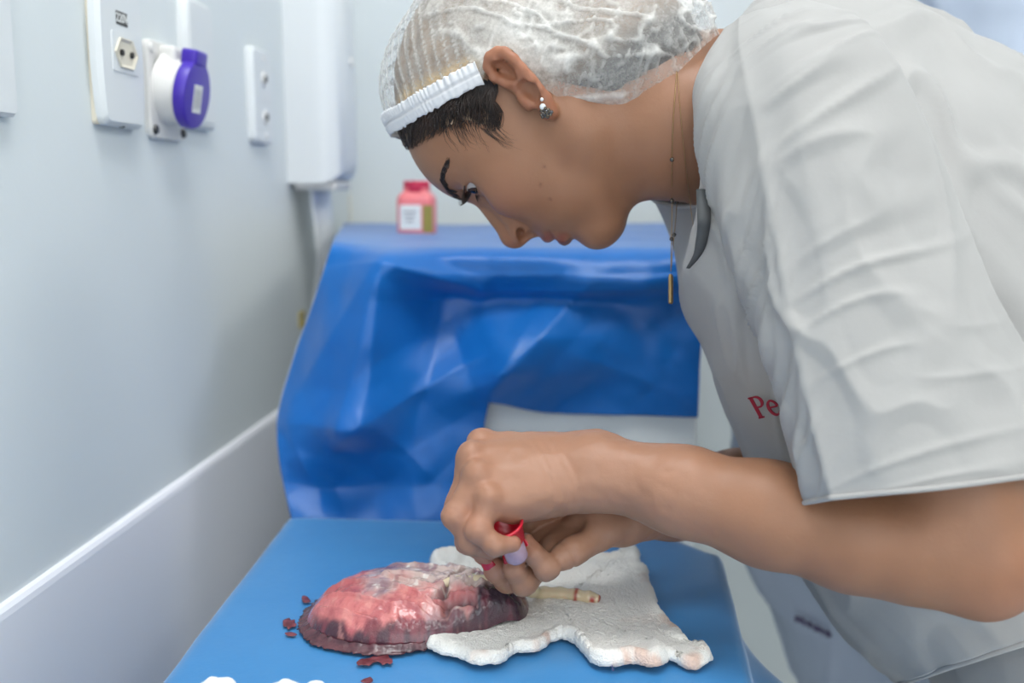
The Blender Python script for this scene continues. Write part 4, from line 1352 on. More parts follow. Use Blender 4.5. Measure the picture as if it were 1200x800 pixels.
for bx_, by_, bd_ in ((787.5, 187, None), (787.3, 235, .753), (786.9, 280, .761), (793, 237, .785), (790, 275, .776)):
    c_ = on_skin(bx_, by_, .0016) if bd_ is None else P(bx_, by_, bd_)
    o = MB().lathe(ball(0, .0016), c_, None, 14).build('bead', MAT['darkstone'], None, True); o.parent = nk
pb_ = P(786, 321, .765); pe_ = P(786, 356, .767)
o = MB().tube([pb_, pb_ * .9 + pe_ * .1, pe_ * .95 + pb_ * .05, pe_], [.0012, .0019, .0019, .0012], 8).build('bar_pendant', MAT['gold'], None); o.parent = nk
pB = neck_path([(794, 86), (796.5, 120), (799.5, 155), (803, 190), (806, 214)]) + [P(808, 232, .752), P(812, 262, .758), P(818, 296, .772)]
mb = MB(); mb.add(*chain_mesh(catmull(pB, 60), .00026))
o = mb.build('thin_chain', MAT['gold'], None, True); under(o, woman)

# ------------------------------------------------------------------ white tunic
t = MT('white_cotton', srgb(164, 162, 160), .85)
t.b.inputs['Sheen Weight'].default_value = .08
t.color_noise(srgb(160, 158, 156), 6)
t.bump(t.noise(700, 2), .15, .0003); t.bump(t.noise(28, 4, .55), .25, .003)
MAT['cotton'] = t.m
def n2(a, b, seed): return noise(np.c_[a.ravel(), b.ravel(), np.full(a.size, seed * 3.7)], 1.0, seed).reshape(a.shape)
def ridge(x, w=.3): return np.maximum(0, 1 - np.abs(x) / w)
def grid_normals(G, wv=True):
    du = np.gradient(G, axis=0)
    dv = np.roll(G, -1, 1) - np.roll(G, 1, 1) if wv else np.gradient(G, axis=1)
    n = np.cross(du, dv); return n / (np.linalg.norm(n, axis=2)[..., None] + 1e-12)

def torso_rings():
    R0 = [(852, 34, .80), (826, 72, .748), (815, 118, .732), (821, 180, .735), (830, 226, .752), (806, 242, .795), (766, 234, .845), (776, 212, .862), (815, 130, .875), (836, 70, .855)]
    out = [np.array([P(*q) for q in R0])]
    spec = [((893, 3), (796, 342), .812, .140), ((965, -10), (826, 415), .818, .165), ((1060, 4), (853, 490), .822, .170), ((1130, 36), (886, 565), .828, .170),
            ((1208, 82), (932, 655), .832, .170), ((1330, 215), (982, 732), .838, .172), ((1430, 430), (1022, 774), .842, .176), ((1490, 660), (1055, 800), .845, .182)]
    angs = np.linspace(0, 2 * pi, 10, endpoint=False)
    for b_, f_, d_, hw in spec:
        B_, F_ = P(*b_, d_), P(*f_, d_); c_ = (B_ + F_) / 2; ax_ = (B_ - F_) / 2
        rF = (F_ - CC) / d_; rB = (B_ - CC) / d_
        out.append(np.array([c_ + ax_ * np.sign(cos(a)) * abs(cos(a)) ** .9 - (rF + (rB - rF) * (.5 + .5 * cos(a))) * hw * np.sign(sin(a)) * abs(sin(a)) ** .85 for a in angs]))
    return np.array(out)
TR = torso_rings()
nu_, nv_ = 190, 240
G1 = np.array([catmull(rw, nv_, True) for rw in TR])                 # rings x nv x 3
G = np.array([catmull(G1[:, k], nu_) for k in range(nv_)]).transpose(1, 0, 2)
N_ = grid_normals(G)
cen = G.mean(1, keepdims=True)
sgn_ = np.sign(((G - cen) * N_).sum(-1).mean()); N_ = N_ * sgn_
uu, vv = np.meshgrid(np.linspace(0, 1, nu_), np.arange(nv_) / nv_, indexing='ij')
fade = smooth01(uu, .05, .16) * (1 - .85 * smooth01(uu, .985, 1.0))
calm = 1 - .75 * np.exp(-((vv - .5) / .14) ** 2)
f1 = ridge(n2(uu * 5 + vv * 9, vv * 16 - uu * 7, 3), .35) * .006 * calm
f2 = n2(uu * 3 - vv * 5, vv * 22 + uu * 6, 5) * .004 * calm
f3 = ridge(n2(vv * 34 + uu * 3, uu * 2.5, 8), .4) * .004 * smooth01(uu, .5, .7)      # lengthwise folds near the hem
G = G + N_ * ((f1 + f2 + f3) * fade)[..., None]
tunic = mesh_obj('tunic', G.reshape(-1, 3), grid_faces(nu_, nv_, False, True)[:, ::-1 if sgn_ < 0 else 1], MAT['cotton'])
solidify(tunic, .0022); under(tunic, woman); tunic['label'] = 'loose white cotton tunic'
# hem seam
o = MB().tube(np.r_[G[-1], G[-1][:1]] , .0022, 8).build('hem', MAT['cotton'], None, True); o.parent = tunic
# collar edge
neck_ring = np.array([catmull(TR[0], 120, True)])[0]
o = MB().tube(np.r_[neck_ring, neck_ring[:1]], .0020, 8).build('neckline', MAT['cotton'], None, True); o.parent = tunic

# near sleeve: a wide tube with a pressed crease
SL = [  # front contour, crease, outer middle, rear, inner rear, inner front   (pixel x, pixel y, depth)
    [(846, 44, .735), (866, 20, .705), (905, 8, .690), (950, 2, .715), (950, 60, .80), (880, 90, .80)],
    [(826, 72, .705), (866, 50, .655), (935, 24, .640), (1005, 20, .668), (990, 90, .78), (880, 120, .78)],
    [(815, 112, .690), (876, 96, .628), (955, 70, .612), (1040, 56, .638), (1030, 120, .74), (890, 150, .75)],
    [(822, 190, .682), (892, 182, .612), (980, 165, .596), (1085, 146, .625), (1070, 190, .71), (915, 205, .73)],
    [(851, 280, .674), (910, 280, .604), (1008, 262, .588), (1122, 250, .618), (1105, 285, .69), (945, 300, .715)],
    [(881, 358, .668), (927, 375, .598), (1035, 352, .582), (1158, 345, .612), (1140, 370, .68), (972, 380, .70)],
    [(914, 432, .662), (944, 455, .594), (1060, 430, .578), (1195, 418, .608), (1172, 440, .672), (995, 450, .69)],
    [(933, 505, .656), (958, 522, .590), (1085, 498, .574), (1232, 484, .604), (1200, 505, .668), (1015, 520, .684)],
    [(944, 591, .650), (974, 583, .588), (1110, 570, .570), (1268, 550, .602), (1230, 565, .664), (1035, 585, .678)],
]
SLp = np.array([[P(*q) for q in rw] for rw in SL])
nu_, nv_ = 200, 180
def ring_pts(rw, n):
    """closed ring, with a tight corner at the crease (index 1) and softer elsewhere"""
    p = np.array(rw); sm = catmull(p, n, True)
    q = np.r_[p, p[:1]]; t_ = np.linspace(0, len(p), n, endpoint=False); i = t_.astype(int); f_ = (t_ - i)[:, None]
    li = q[i] * (1 - f_) + q[i + 1] * f_
    d_ = np.minimum(np.abs(t_ - 1), 1.0)[:, None]
    w_ = .75 * (1 - smooth01(d_, .0, .7)) + .10
    return sm * (1 - w_) + li * w_
G1 = np.array([ring_pts(rw, nv_) for rw in SLp])
G = np.array([catmull(G1[:, k], nu_) for k in range(nv_)]).transpose(1, 0, 2)
N_ = grid_normals(G); cen = G.mean(1, keepdims=True)
sgn_ = np.sign(((G - cen) * N_).sum(-1).mean()); N_ = N_ * sgn_
uu, vv = np.meshgrid(np.linspace(0, 1, nu_), np.arange(nv_) / nv_, indexing='ij')
outer = np.exp(-((vv - .33) / .13) ** 2); frontf = np.exp(-((vv - .09) / .07) ** 2)
warp = .6 * n2(uu * 3, vv * 4, 2)
g1 = ridge(n2(uu * 22 + 6 * vv + warp, vv * 4.0, 4), .42) ** 1.2 * .0046 * outer * (.45 + .55 * smooth01(1 - uu, .25, .7))   # drag lines from the shoulder
g2 = ridge(n2(uu * 20 + vv * 30, vv * 5, 9), .4) * .0055 * frontf * smooth01(uu, .12, .3)
g3 = n2(uu * 6, vv * 9, 12) * .0030
g4 = ridge(n2(uu * 4 - vv * 6, vv * 13 + uu * 3, 19), .3) * .0035 * smooth01(uu, .3, .6)
hemf = 1 - .8 * smooth01(uu, .95, 1.0)
G = G + N_ * ((g1 + g2 + g3 + g4) * smooth01(uu, .02, .12) * hemf)[..., None]
sleeve = mesh_obj('sleeve', G.reshape(-1, 3), grid_faces(nu_, nv_, False, True)[:, ::-1 if sgn_ < 0 else 1], MAT['cotton'])
solidify(sleeve, .0022); sleeve.parent = tunic
o = MB().tube(np.r_[G[-1], G[-1][:1]], .0018, 8).build('sleeve_hem', MAT['cotton'], None, True); o.parent = sleeve
# far sleeve, mostly hidden behind the trunk
pf = [q3(930, 120, .93), q3(955, 250, .945), q3(972, 380, .955), q3(982, 450, .96)]
o = mesh_obj('sleeve', *tube(catmull(pf, 40), np.linspace(.075, .085, 40), 40, False), MAT['cotton']); solidify(o, .002); o.parent = tunic

# red embroidery on the chest, partly covered by the sleeve
def surf_depth(px, py, G_):
    """depth of a grid surface nearest to the camera at a pixel"""
    q = G_.reshape(-1, 3) - CC; d = q @ CF
    x_ = 600 + FPX * (q @ CR) / d; y_ = 400 - FPX * (q @ CU) / d
    m_ = (np.hypot(x_ - px, y_ - py) < 7)
    return d[m_].min() if m_.any() else None
TG = np.array([v.co[:] for v in tunic.data.vertices])
# dark strip laid over the tunic at the V of the neck
mb = MB()
st_ = catmull([P(a_, b_, min(surf_depth(a_, b_, TG) or .76, .76) - .004) for a_, b_ in ((823, 222), (824, 240), (825, 258), (823, 276), (818, 296), (806, 314))], 30)
w_ = np.interp(np.linspace(0, 1, 30), [0, .3, .7, 1], [.0040, .0046, .0038, .0010])
L1 = st_ - CR * w_[:, None]; L2 = st_ + CR * w_[:, None]
v_ = np.concatenate([L1, (L1 + L2) / 2 - CF * .0012, L2])
f_ = [[a * 30 + k, a * 30 + k + 1, (a + 1) * 30 + k + 1, (a + 1) * 30 + k] for a in range(2) for k in range(29)]
o = mesh_obj('neck_strip', v_, f_, simple('dark_grey_strip', (74, 76, 78), .7, (300, .2, .0004))); solidify(o, .0012, 0); o.parent = tunic
o['label'] = 'dark grey strip at the neckline'

ds_ = [(px, surf_depth(px, 482, TG)) for px in (890, 905, 920, 935)]
print('chest depths', ds_)
ca, cb = P(890, 484, ds_[0][1] - .0012), P(935, 474, (ds_[3][1] or ds_[2][1]) - .0012)
xd = cb - ca; xd /= np.linalg.norm(xd)
cc_ = P(905, 520, surf_depth(905, 520, TG)); ct_ = P(905, 450, surf_depth(905, 450, TG))
yd = ct_ - cc_; yd -= xd * (yd @ xd); yd /= np.linalg.norm(yd)
MM_ = np.stack([xd, yd, np.cross(xd, yd)], 1)
def ribbon(mb, pts, w):
    p = np.asarray(pts, float); w = np.broadcast_to(np.asarray(w, float), (len(p),)); t_ = np.gradient(p, axis=0); t_ /= np.linalg.norm(t_, axis=1)[:, None] + 1e-9
    n_p = np.c_[-t_[:, 1], t_[:, 0]]; L_ = p + n_p * w[:, None] / 2; R__ = p - n_p * w[:, None] / 2
    k = len(p); v = np.concatenate([np.c_[L_, np.zeros(k)], np.c_[R__, np.zeros(k)], np.c_[L_, np.full(k, .05)], np.c_[R__, np.full(k, .05)]])
    f = []
    for i_ in range(k - 1):
        f += [[2 * k + i_, 3 * k + i_, 3 * k + i_ + 1, 2 * k + i_ + 1], [i_, i_ + 1, k + i_ + 1, k + i_], [i_, 2 * k + i_, 2 * k + i_ + 1, i_ + 1], [k + i_, k + i_ + 1, 3 * k + i_ + 1, 3 * k + i_]]
    mb.add(v, f)
def arc2(cx, cy, rx, ry, a0, a1, n=22):
    a = np.radians(np.linspace(a0, a1, n)); return np.c_[cx + rx * np.cos(a), cy + ry * np.sin(a)]
mb = MB()      # unit letters: capital height 1
ribbon(mb, [(.12, 0), (.12, 1)], .15); ribbon(mb, [(0, .03), (.27, .03)], .06); ribbon(mb, [(0, .97), (.16, .97)], .06)
ribbon(mb, np.r_[[(.14, .965)], arc2(.30, .735, .22, .235, 90, -90), [(.14, .5)]], np.r_[.06, np.interp(np.linspace(0, 1, 22), [0, .5, 1], [.06, .14, .06]), .06])
a_ = arc2(.88, .33, .21, .33, 8, 325, 40); ribbon(mb, a_, np.interp(np.linspace(0, 1, 40), [0, .25, .55, 1], [.10, .07, .14, .05])); ribbon(mb, [(.69, .37), (1.08, .37)], .055)
ribbon(mb, [(1.32, 0), (1.32, .64)], .13); ribbon(mb, [(1.22, .03), (1.46, .03)], .055); ribbon(mb, [(1.22, .62), (1.34, .62)], .055)
ribbon(mb, arc2(1.52, .46, .18, .18, 160, 60, 12), np.linspace(.05, .13, 12))
org = P(890, 490, surf_depth(893, 488, TG) - .0022)
vv_ = np.concatenate(mb.v) * .0175
te = mesh_obj('embroidery', vv_ @ MM_.T + org, mb.f, simple('red_thread', (150, 26, 50), .7, (300, .3, .0003)), None, False)
te.parent = tunic; te['label'] = 'dark red embroidered letters'

# white trousers and shoes below the frame
PEL = P(1275, 640, .845)
fx, fy = PEL[0] + .06, PEL[1]
wd = V3((CF[0], CF[1], 0)); wd /= np.linalg.norm(wd); fw = V3((-wd[1], wd[0], 0))     # across the hips, and forwards (to the left of the photo)
hipL, hipR = PEL - wd * .075 - V3((0, 0, .06)), PEL + wd * .075 - V3((0, 0, .06))
def leg(hip, s_):
    ft = V3((hip[0] - .02, hip[1], .09)); kn = V3((hip[0] - .01, hip[1], .49))
    return chain([hip, kn, ft], [.092, .066, .058], .05)
tr = SU([ell(PEL + V3((-.01, 0, -.045)), (.15, .172, .12)), leg(hipL, -1), leg(hipR, 1)], .04)
tv, tf = nets(tr, .007)
tn = normals_of(tv, tf); tv = tv + tn * (.004 * fbm(tv * V3((1, 1, .5)), 14, 6))[:, None]
o = mesh_obj('trousers', tv, tf, MAT['cotton']); under(o, woman)
for hp_ in (hipL, hipR):
    f0 = V3((hp_[0] - .02, hp_[1], 0))
    sh = SU([ell(f0 + V3((.0, 0, .045)), (.048, .042, .045)), ell(f0 + fw * .0 + V3((-.085, 0, .032)), (.085, .045, .034)), cap(f0 + V3((0, 0, .06)), f0 + V3((0, 0, .10)), .040)], .03)
    sv, sf_ = nets(sh, .006); sv[:, 2] = np.maximum(sv[:, 2], 0.0005)
    o = mesh_obj('shoe', sv, sf_, MAT['lacquer']); under(o, woman)

# ------------------------------------------------------------------ colleague standing behind in pale blue scrubs
D2 = 1.30
t = MT('pale_blue_scrubs', srgb(184, 194, 211), .8); t.color_noise(srgb(176, 187, 205), 5); t.bump(t.noise(24, 4, .55), .3, .004); MAT['scrubs'] = t.m
p2 = empty('person', tuple(P(1120, 600, D2) * V3((1, 1, 0))))
tag(p2, 'person in pale blue scrubs standing behind the bending woman', 'person')
top = SU([cap(q3(1075, 90, D2), q3(1000, 480, D2), .135, .140), cap(q3(1000, 480, D2), q3(992, 600, D2), .14, .13), cap(q3(992, 600, D2), q3(1048, 745, D2 + .01), .13, .125), cap(q3(1085, -30, D2 - .14), q3(1110, -30, D2 + .14), .075),
          cap(q3(1130, -20, D2 - .15), q3(1190, 170, D2 - .14), .085, .075), cap(q3(1180, 60, D2), q3(1140, 600, D2), .10, .12), cap(q3(1110, -20, D2 + .16), q3(1080, 200, D2 + .2), .07, .07)], .06)
top = SU([top, cap(q3(1048, 745, D2 + .01), q3(1110, 870, D2 + .02), .125, .13)], .05)
sv, sf_ = nets(top, .006)
sn = normals_of(sv, sf_)
sv = sv + sn * (.006 * ridge(fbm(sv * V3((1.6, 1.6, .7)), 9, 3), .45) + .004 * fbm(sv, 13, 7))[:, None]
o = mesh_obj('scrub_top', sv, sf_, MAT['scrubs']); under(o, p2); st2 = o
hip2 = P(1130, 860, D2)
tr2 = SU([chain([hip2 - wd * .08, V3((hip2[0], hip2[1], .45)) - wd * .09, V3((hip2[0], hip2[1], .08)) - wd * .09], [.095, .07, .06], .04), chain([hip2 + wd * .08, V3((hip2[0], hip2[1], .45)) + wd * .09, V3((hip2[0], hip2[1], .08)) + wd * .09], [.095, .07, .06], .04)], .04)
sv, sf_ = nets(tr2, .009); o = mesh_obj('trousers', sv, sf_, MAT['cotton']); under(o, p2)
for sg in (-1, 1):
    f0 = V3((hip2[0], hip2[1], 0)) + wd * .09 * sg
    sh = SU([ell(f0 + V3((.0, 0, .045)), (.05, .045, .045)), ell(f0 + V3((-.09, 0, .034)), (.085, .047, .036)), cap(f0 + V3((0, 0, .06)), f0 + V3((0, 0, .1)), .042)], .03)
    sv, sf_ = nets(sh, .008); sv[:, 2] = np.maximum(sv[:, 2], .0005); o = mesh_obj('shoe', sv, sf_, MAT['lacquer']); under(o, p2)
H2 = P(1040, -190, D2)
M2 = np.stack([-CR * .93 - CU * .36, -CF, CU * .93 - CR * .36], 1)
hd2 = SU([Pose(head_node(), H2, M2), cap(H2 + M2 @ mm(-15, 0, -60), P(1072, -10, D2), .052, .06)], .03)
arm2 = SU([chain([P(1190, 150, D2 - .14), P(1150, 420, D2 - .15), P(960, 520, D2 - .06)], [.045, .042, .028], .03), ell(P(935, 522, D2 - .05), (.05, .03, .025))], .02)
arm3 = chain([P(1080, 150, D2 + .2), P(1040, 420, D2 + .2), P(930, 520, D2 + .06)], [.045, .042, .028], .03)
arm2 = SU([arm2, cap(P(1052, -22, D2 - .075), P(1046, -70, D2 - .05), .028, .04)], .02)
sk2 = SU([SU([hd2, cap(P(1072, -10, D2), P(1085, 60, D2), .06, .09)], .03), arm2, arm3], .0)
sv, sf_ = nets(sk2, .005)
o = mesh_obj('body', sv, sf_, MAT['skin']); set_color(o, np.ones((len(sv), 3)) * V3(srgb(170, 120, 94)[:3])); under(o, p2)
hr2 = Cut(SU([ell(mm(-10, 0, 36), mm(96, 77, 82)), ell(mm(-50, 0, -10), mm(50, 60, 60))], .03), ell(mm(72, 0, 8), mm(80, 90, 78)), .01)
sv, sf_ = nets(Pose(hr2, H2, M2), .006)
o = mesh_obj('hair', sv, sf_, MAT['hair']); under(o, p2)
# small dark embroidery on the colleague's pocket
def front_of(v, px, py):
    q = v - CC; d = q @ CF; x_ = 600 + FPX * (q @ CR) / d; y_ = 400 - FPX * (q @ CU) / d
    m_ = np.hypot(x_ - px, y_ - py) < 10
    return d[m_].min() if m_.any() else D2 - .13
S2 = np.array([v.co[:] for v in st2.data.vertices])
mb = MB(); a_, b_ = (932, 724), (974, 745)
pts = []
for k in range(46):
    s_ = k / 45; px, py = a_[0] + (b_[0] - a_[0]) * s_ + 1.5 * cos(k * 1.9), a_[1] + (b_[1] - a_[1]) * s_ + 5 * sin(k * 1.9) * (.6 + .4 * sin(k * .8))
    pts.append(P(px, py, front_of(S2, px, py) - .003))
mb.tube(np.array(pts), .0012, 6)
o = mb.build('pocket_embroidery', simple('dark_purple_thread', (74, 44, 96), .8, (200, .2, .0003)), None); o.parent = st2

# ------------------------------------------------------------------ placenta, cord, towel
def zrow(L): return np.array([PZ(a, b, TOPZ) for a, b in L])
pl_out = zrow([(622, 724), (612, 737), (585, 745), (548, 752), (505, 759), (455, 762), (408, 758), (376, 749), (361, 738), (362, 724), (384, 703), (425, 690), (480, 686), (540, 688), (595, 698), (618, 710)])
pc = pl_out.mean(0)
nr_, na_ = 110, 300
ring_o = catmull(pl_out, na_, True)
rr_ = np.linspace(0, 1, nr_) ** .75
X = pc + (ring_o[None] - pc) * rr_[:, None, None]
X = X.reshape(-1, 3)
rad_ = np.repeat(rr_, na_); xr_ = X[:, 0] - pc[0]; yr_ = X[:, 1] - pc[1]
xn, yn = xr_ / .09, yr_ / .075
h_ = .030 * (1 - rad_ ** 3.2) ** .55
h_ += .006 * np.exp(-(((xn - .55) / .3) ** 2 + ((yn + .15) / .5) ** 2)) * (rad_ < .97)
q2 = np.c_[X[:, :2], np.zeros(len(X))]
lob = np.abs(fbm(q2 * V3((1, 1.5, 1)) + .004 * noise(q2, 60, 3)[:, None], 42, 5, 2))
rightm = smooth01(xn, -.05, .35)
wr = ridge(noise(np.c_[xr_ * 40 + yr_ * 75, yr_ * 18 - xr_ * 10, xr_ * 0], 1.0, 6), .28)          # long folds of membrane on the left
h_ += (.0035 * wr * (1 - rightm) * smooth01(1 - rad_, .02, .25)) + rightm * .0055 * (lob - .35) * smooth01(1 - rad_, .02, .2)
h_ += (.0015 * fbm(q2, 150, 8) * (.5 + .7 * rightm) + .0012 * noise(q2, 330, 9) * rightm) * smooth01(1 - rad_, .0, .1)
lump = np.exp(-(((X[:, 0] - PZ(592, 724, .915)[0]) / .024) ** 2 + ((X[:, 1] - PZ(592, 724, .915)[1]) / .020) ** 2))
h_ += .010 * lump
crev = np.exp(-((noise(np.c_[xr_ * 26 + 2, yr_ * 30, xr_ * 0], 1.0, 15)) / .06) ** 2) * smooth01(xn, .0, .3) * smooth01(1 - rad_, .05, .2)
h_ -= .007 * crev
h_ = np.maximum(h_, .0006)
X[:, 2] = TOPZ + h_
# overhang: bulge the flanks outwards a little
fl_ = np.sin(np.clip(rad_, 0, 1) * pi) ** .5
# pigment
pink, deep, pale, purp, dark = [V3(srgb(*c)[:3]) for c in ((202, 112, 110), (150, 54, 66), (200, 180, 172), (122, 98, 124), (46, 34, 50))]
na1 = fbm(q2, 38, 21); na2 = fbm(q2, 95, 22); na3 = noise(np.c_[xr_ * 60 + yr_ * 110, yr_ * 20, xr_ * 0], 1, 23)
col = np.ones((len(X), 3)) * pink
def mixc(m_, c): 
    global col
    col = col * (1 - np.clip(m_, 0, 1)[:, None]) + np.clip(m_, 0, 1)[:, None] * c
mixc(.55 * smooth01(na3, .25, .8), deep)
mixc(.35 * smooth01(na2, .2, .9), V3(srgb(226, 140, 132)[:3]))
palem = smooth01(xn + .22 * na1, -.58, -.15) * smooth01(yn + .25 * na1 + .25 * xn, -.50, -.12)
mixc(.92 * palem, pale); mixc(palem * .5 * smooth01(na1 + na2 * .4, .15, .6), purp); mixc(palem * .8 * smooth01(noise(q2, 210, 33), .45, .7), V3(srgb(232, 226, 218)[:3]))
mixc(.8 * smooth01(xn + .3 * na1, .35, .8) * smooth01(-yn + .3 * na2, -.35, .2), V3(srgb(128, 64, 78)[:3]))
mixc(.95 * smooth01(lump + .18 * na2, .30, .62), dark)
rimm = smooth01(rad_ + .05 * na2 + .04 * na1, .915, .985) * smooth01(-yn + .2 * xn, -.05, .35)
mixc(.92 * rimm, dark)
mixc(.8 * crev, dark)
na4 = fbm(q2 * V3((1, .5, 1)), 170, 51)
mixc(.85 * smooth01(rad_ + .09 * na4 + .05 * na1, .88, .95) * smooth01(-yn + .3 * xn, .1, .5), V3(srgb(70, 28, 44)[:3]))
mixc(.45 * smooth01(na4, .25, .8) * (1 - palem), deep); mixc(.35 * smooth01(-na4, .25, .8) * (1 - palem), V3(srgb(230, 156, 146)[:3]))
mixc(.5 * palem * smooth01(na4 + .4 * na1, .3, .8), V3(srgb(120, 70, 82)[:3]))
t = MT('placenta_tissue', (.5, .15, .15, 1), .2)
t.attr_color('Tint'); t.b.inputs['Subsurface Weight'].default_value = .08; t.b.inputs['Subsurface Scale'].default_value = .004
t.b.inputs['Coat Weight'].default_value = .6; t.b.inputs['Coat Roughness'].default_value = .1
t.bump(t.noise(260, 5, .65), .7, .0016); t.bump(t.noise(60, 4, .6), .4, .002)
MAT['placenta'] = t.m
root = tag(empty('placenta', (pc[0], pc[1], TOPZ)), 'glossy dark pink placenta lying on the blue drape', 'placenta')
idx = grid_faces(nr_, na_, False, True)
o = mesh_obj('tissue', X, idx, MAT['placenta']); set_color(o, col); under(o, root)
# membrane rim round the left end
mem = zrow([(392, 700), (376, 710), (366, 724), (366, 737), (378, 749), (406, 758), (450, 763), (498, 760)])
mo = zrow([(388, 698), (368, 706), (354, 721), (350, 738), (364, 753), (400, 764), (448, 768), (502, 762)])
inn, out_ = catmull(mem, 160), catmull(mo, 160)
Gm = np.stack([inn * (1 - s_) + out_ * s_ for s_ in np.linspace(0, 1, 9)], 1)
jit = np.c_[noise(out_, 420, 3), noise(out_, 420, 4)] * .0018
Gm[:, -1, :2] += jit; Gm[:, -2, :2] += jit * .5
Gm[..., 2] = TOPZ + np.array([.005, .0046, .004, .0032, .0026, .002, .0014, .001, .0004])[None] * (1 + .3 * noise(np.repeat(out_, 9, 0), 260, 7).reshape(160, 9))
o = mesh_obj('membrane_edge', Gm.reshape(-1, 3), grid_faces(160, 9), None)
t = MT('dark_membrane', srgb(104, 62, 68), .25); t.color_noise(srgb(60, 34, 44), 90, .35, .65); t.bump(t.noise(300, 4), .4, .001); o.data.materials.append(t.m)
solidify(o, .0008, 0); under(o, root)
# umbilical cord: over the placenta, under the hands, across the towel
def top_z(x, y):
    return X[np.argmin((X[:, 0] - x) ** 2 + (X[:, 1] - y) ** 2), 2]
cpts = []
for px, py, zz in ((508, 688, .931), (530, 681, .934), (556, 679, .936), (585, 681, .936), (612, 688, .928), (630, 694, .914), (650, 695, .9115), (672, 697, .9115), (690, 700, .911), (703, 703, .910)):
    cpts.append(PZ(px, py, zz))
cp_ = catmull(cpts, 120)
cr_ = np.interp(np.linspace(0, 1, 120), [0, .08, .5, .93, 1], [.0018, .0036, .0050, .0052, .0028]) * (1 + .10 * np.sin(np.arange(120) * .55))
v_, f_ = tube(cp_, cr_, 18)
o = mesh_obj('umbilical_cord', v_, f_, None)
sp = np.repeat(np.linspace(0, 1, 120), 18); ca_ = np.ones((len(v_), 3)) * V3(srgb(214, 196, 164)[:3])
bld = smooth01(noise(v_, 160, 5), .25, .6) * smooth01(sp, .72, .80) + np.exp(-((sp - .80) / .012) ** 2) + smooth01(sp, .975, .99)
ca_ = ca_ * (1 - np.clip(bld, 0, .9)[:, None]) + np.clip(bld, 0, .9)[:, None] * V3(srgb(160, 40, 40)[:3])
t = MT('cord_tissue', srgb(214, 196, 164), .22); t.attr_color('Tint'); t.b.inputs['Subsurface Weight'].default_value = .2; t.b.inputs['Subsurface Scale'].default_value = .004; t.bump(t.noise(180, 4), .3, .001)
o.data.materials.append(t.m); set_color(o, ca_); under(o, root); o['label'] = 'pale beige umbilical cord with a bloody tip'

# blood smears on the drape
t = MT('dried_blood', srgb(88, 22, 32), .35); t.color_noise(srgb(128, 62, 70), 160, .4, .6); MAT['blood'] = t.m
def smear(pts, w, label, seed):
    p = catmull(zrow(pts), 40); L_ = []
    for k in range(40):
        a = sin(pi * (k + .5) / 40) ** .7
        L_.append(w * a * (1 + .6 * noise(p[k:k + 1], 420, seed)[0]))
    L_ = np.array(L_); G_ = []
    for s_ in np.linspace(-1, 1, 7):
        q = p.copy(); q[:, 1] += s_ * L_; q[:, 2] += .0002 + .0002 * (1 - s_ * s_); G_.append(q)
    o = mesh_obj('blood_smear', np.array(G_).reshape(-1, 3), grid_faces(7, 40), MAT['blood']); solidify(o, .0002, 0)
    return tag(o, label, 'blood smear', 'blood smears on the drape')
smear([(418, 776), (432, 775), (443, 772), (452, 773), (460, 776)], .0075, 'largest dark red blood smear in front of the placenta', 3)
smear([(332, 727), (340, 731), (347, 733)], .0060, 'brownish red smear left of the placenta', 5)
smear([(334, 742), (341, 743), (348, 744)], .0028, 'thin red streak left of the placenta, nearest the photo bottom', 7)
smear([(354, 699), (359, 703), (364, 705)], .0050, 'faint red smear behind the left end of the placenta', 9)
smear([(423, 798), (430, 797), (437, 798)], .0035, 'small red smear at the bottom edge of the photo', 11)

# towel
tw = zrow([(506, 660), (522, 653), (545, 655), (575, 658), (610, 659), (650, 662), (690, 660), (722, 657), (738, 650), (746, 650), (747, 664), (756, 673), (757, 684), (764, 700), (769, 718), (783, 736), (796, 750), (801, 762), (818, 768), (830, 773), (828, 780), (812, 786), (798, 779), (782, 776), (768, 786), (742, 781), (718, 784), (700, 780), (688, 768), (678, 756), (660, 749), (642, 754), (628, 764), (600, 768), (582, 780), (558, 782), (535, 771), (515, 768), (502, 757), (512, 748), (540, 742), (560, 735), (550, 700), (520, 680)])
tc = PZ(655, 715, TOPZ)
na_ = 420; nr_ = 80
ro = catmull(tw, na_, True)
ro[:, :2] += np.c_[noise(ro, 260, 2), noise(ro, 260, 3)] * .0014
rs = np.linspace(0, 1, nr_)
T_ = (tc + (ro[None] - tc) * rs[:, None, None]).reshape(-1, 3)
q2 = np.c_[T_[:, :2], np.zeros(len(T_))]
rT = np.repeat(rs, na_)
edge = smooth01(rT, .82, .97) * (1 - smooth01(rT, .97, 1.0))
wavy = .004 * np.maximum(0, noise(q2, 24, 4)) + .0025 * ridge(noise(q2 * V3((1, .5, 1)), 30, 8), .3)
frontedge = smooth01(-(T_[:, 1] - tc[1]), .0, .05)
T_[:, 2] = TOPZ + .0045 + wavy * (1 - .5 * (rT > .97)) + edge * (.002 + .0035 * frontedge * np.maximum(0, noise(q2, 33, 12))) - .0035 * smooth01(rT, .975, 1.0) + .0006 * noise(q2, 480, 14)
t = MT('white_terry', srgb(236, 234, 228), .95); t.attr_color('Tint')
t.b.inputs['Sheen Weight'].default_value = .3
vor = t.n('ShaderNodeTexVoronoi'); vor.inputs['Scale'].default_value = 700; t.l(t.coord(), vor.inputs['Vector'])
t.bump(vor.outputs['Distance'], .6, .0012); t.bump(t.noise(90, 5, .6), .4, .002)
tcol = np.ones((len(T_), 3)) * V3(srgb(236, 233, 227)[:3])
stn = smooth01(fbm(q2, 60, 41), .25, .8) * (.10 + .5 * smooth01(rT, .86, .98)) * (.3 + .7 * frontedge)
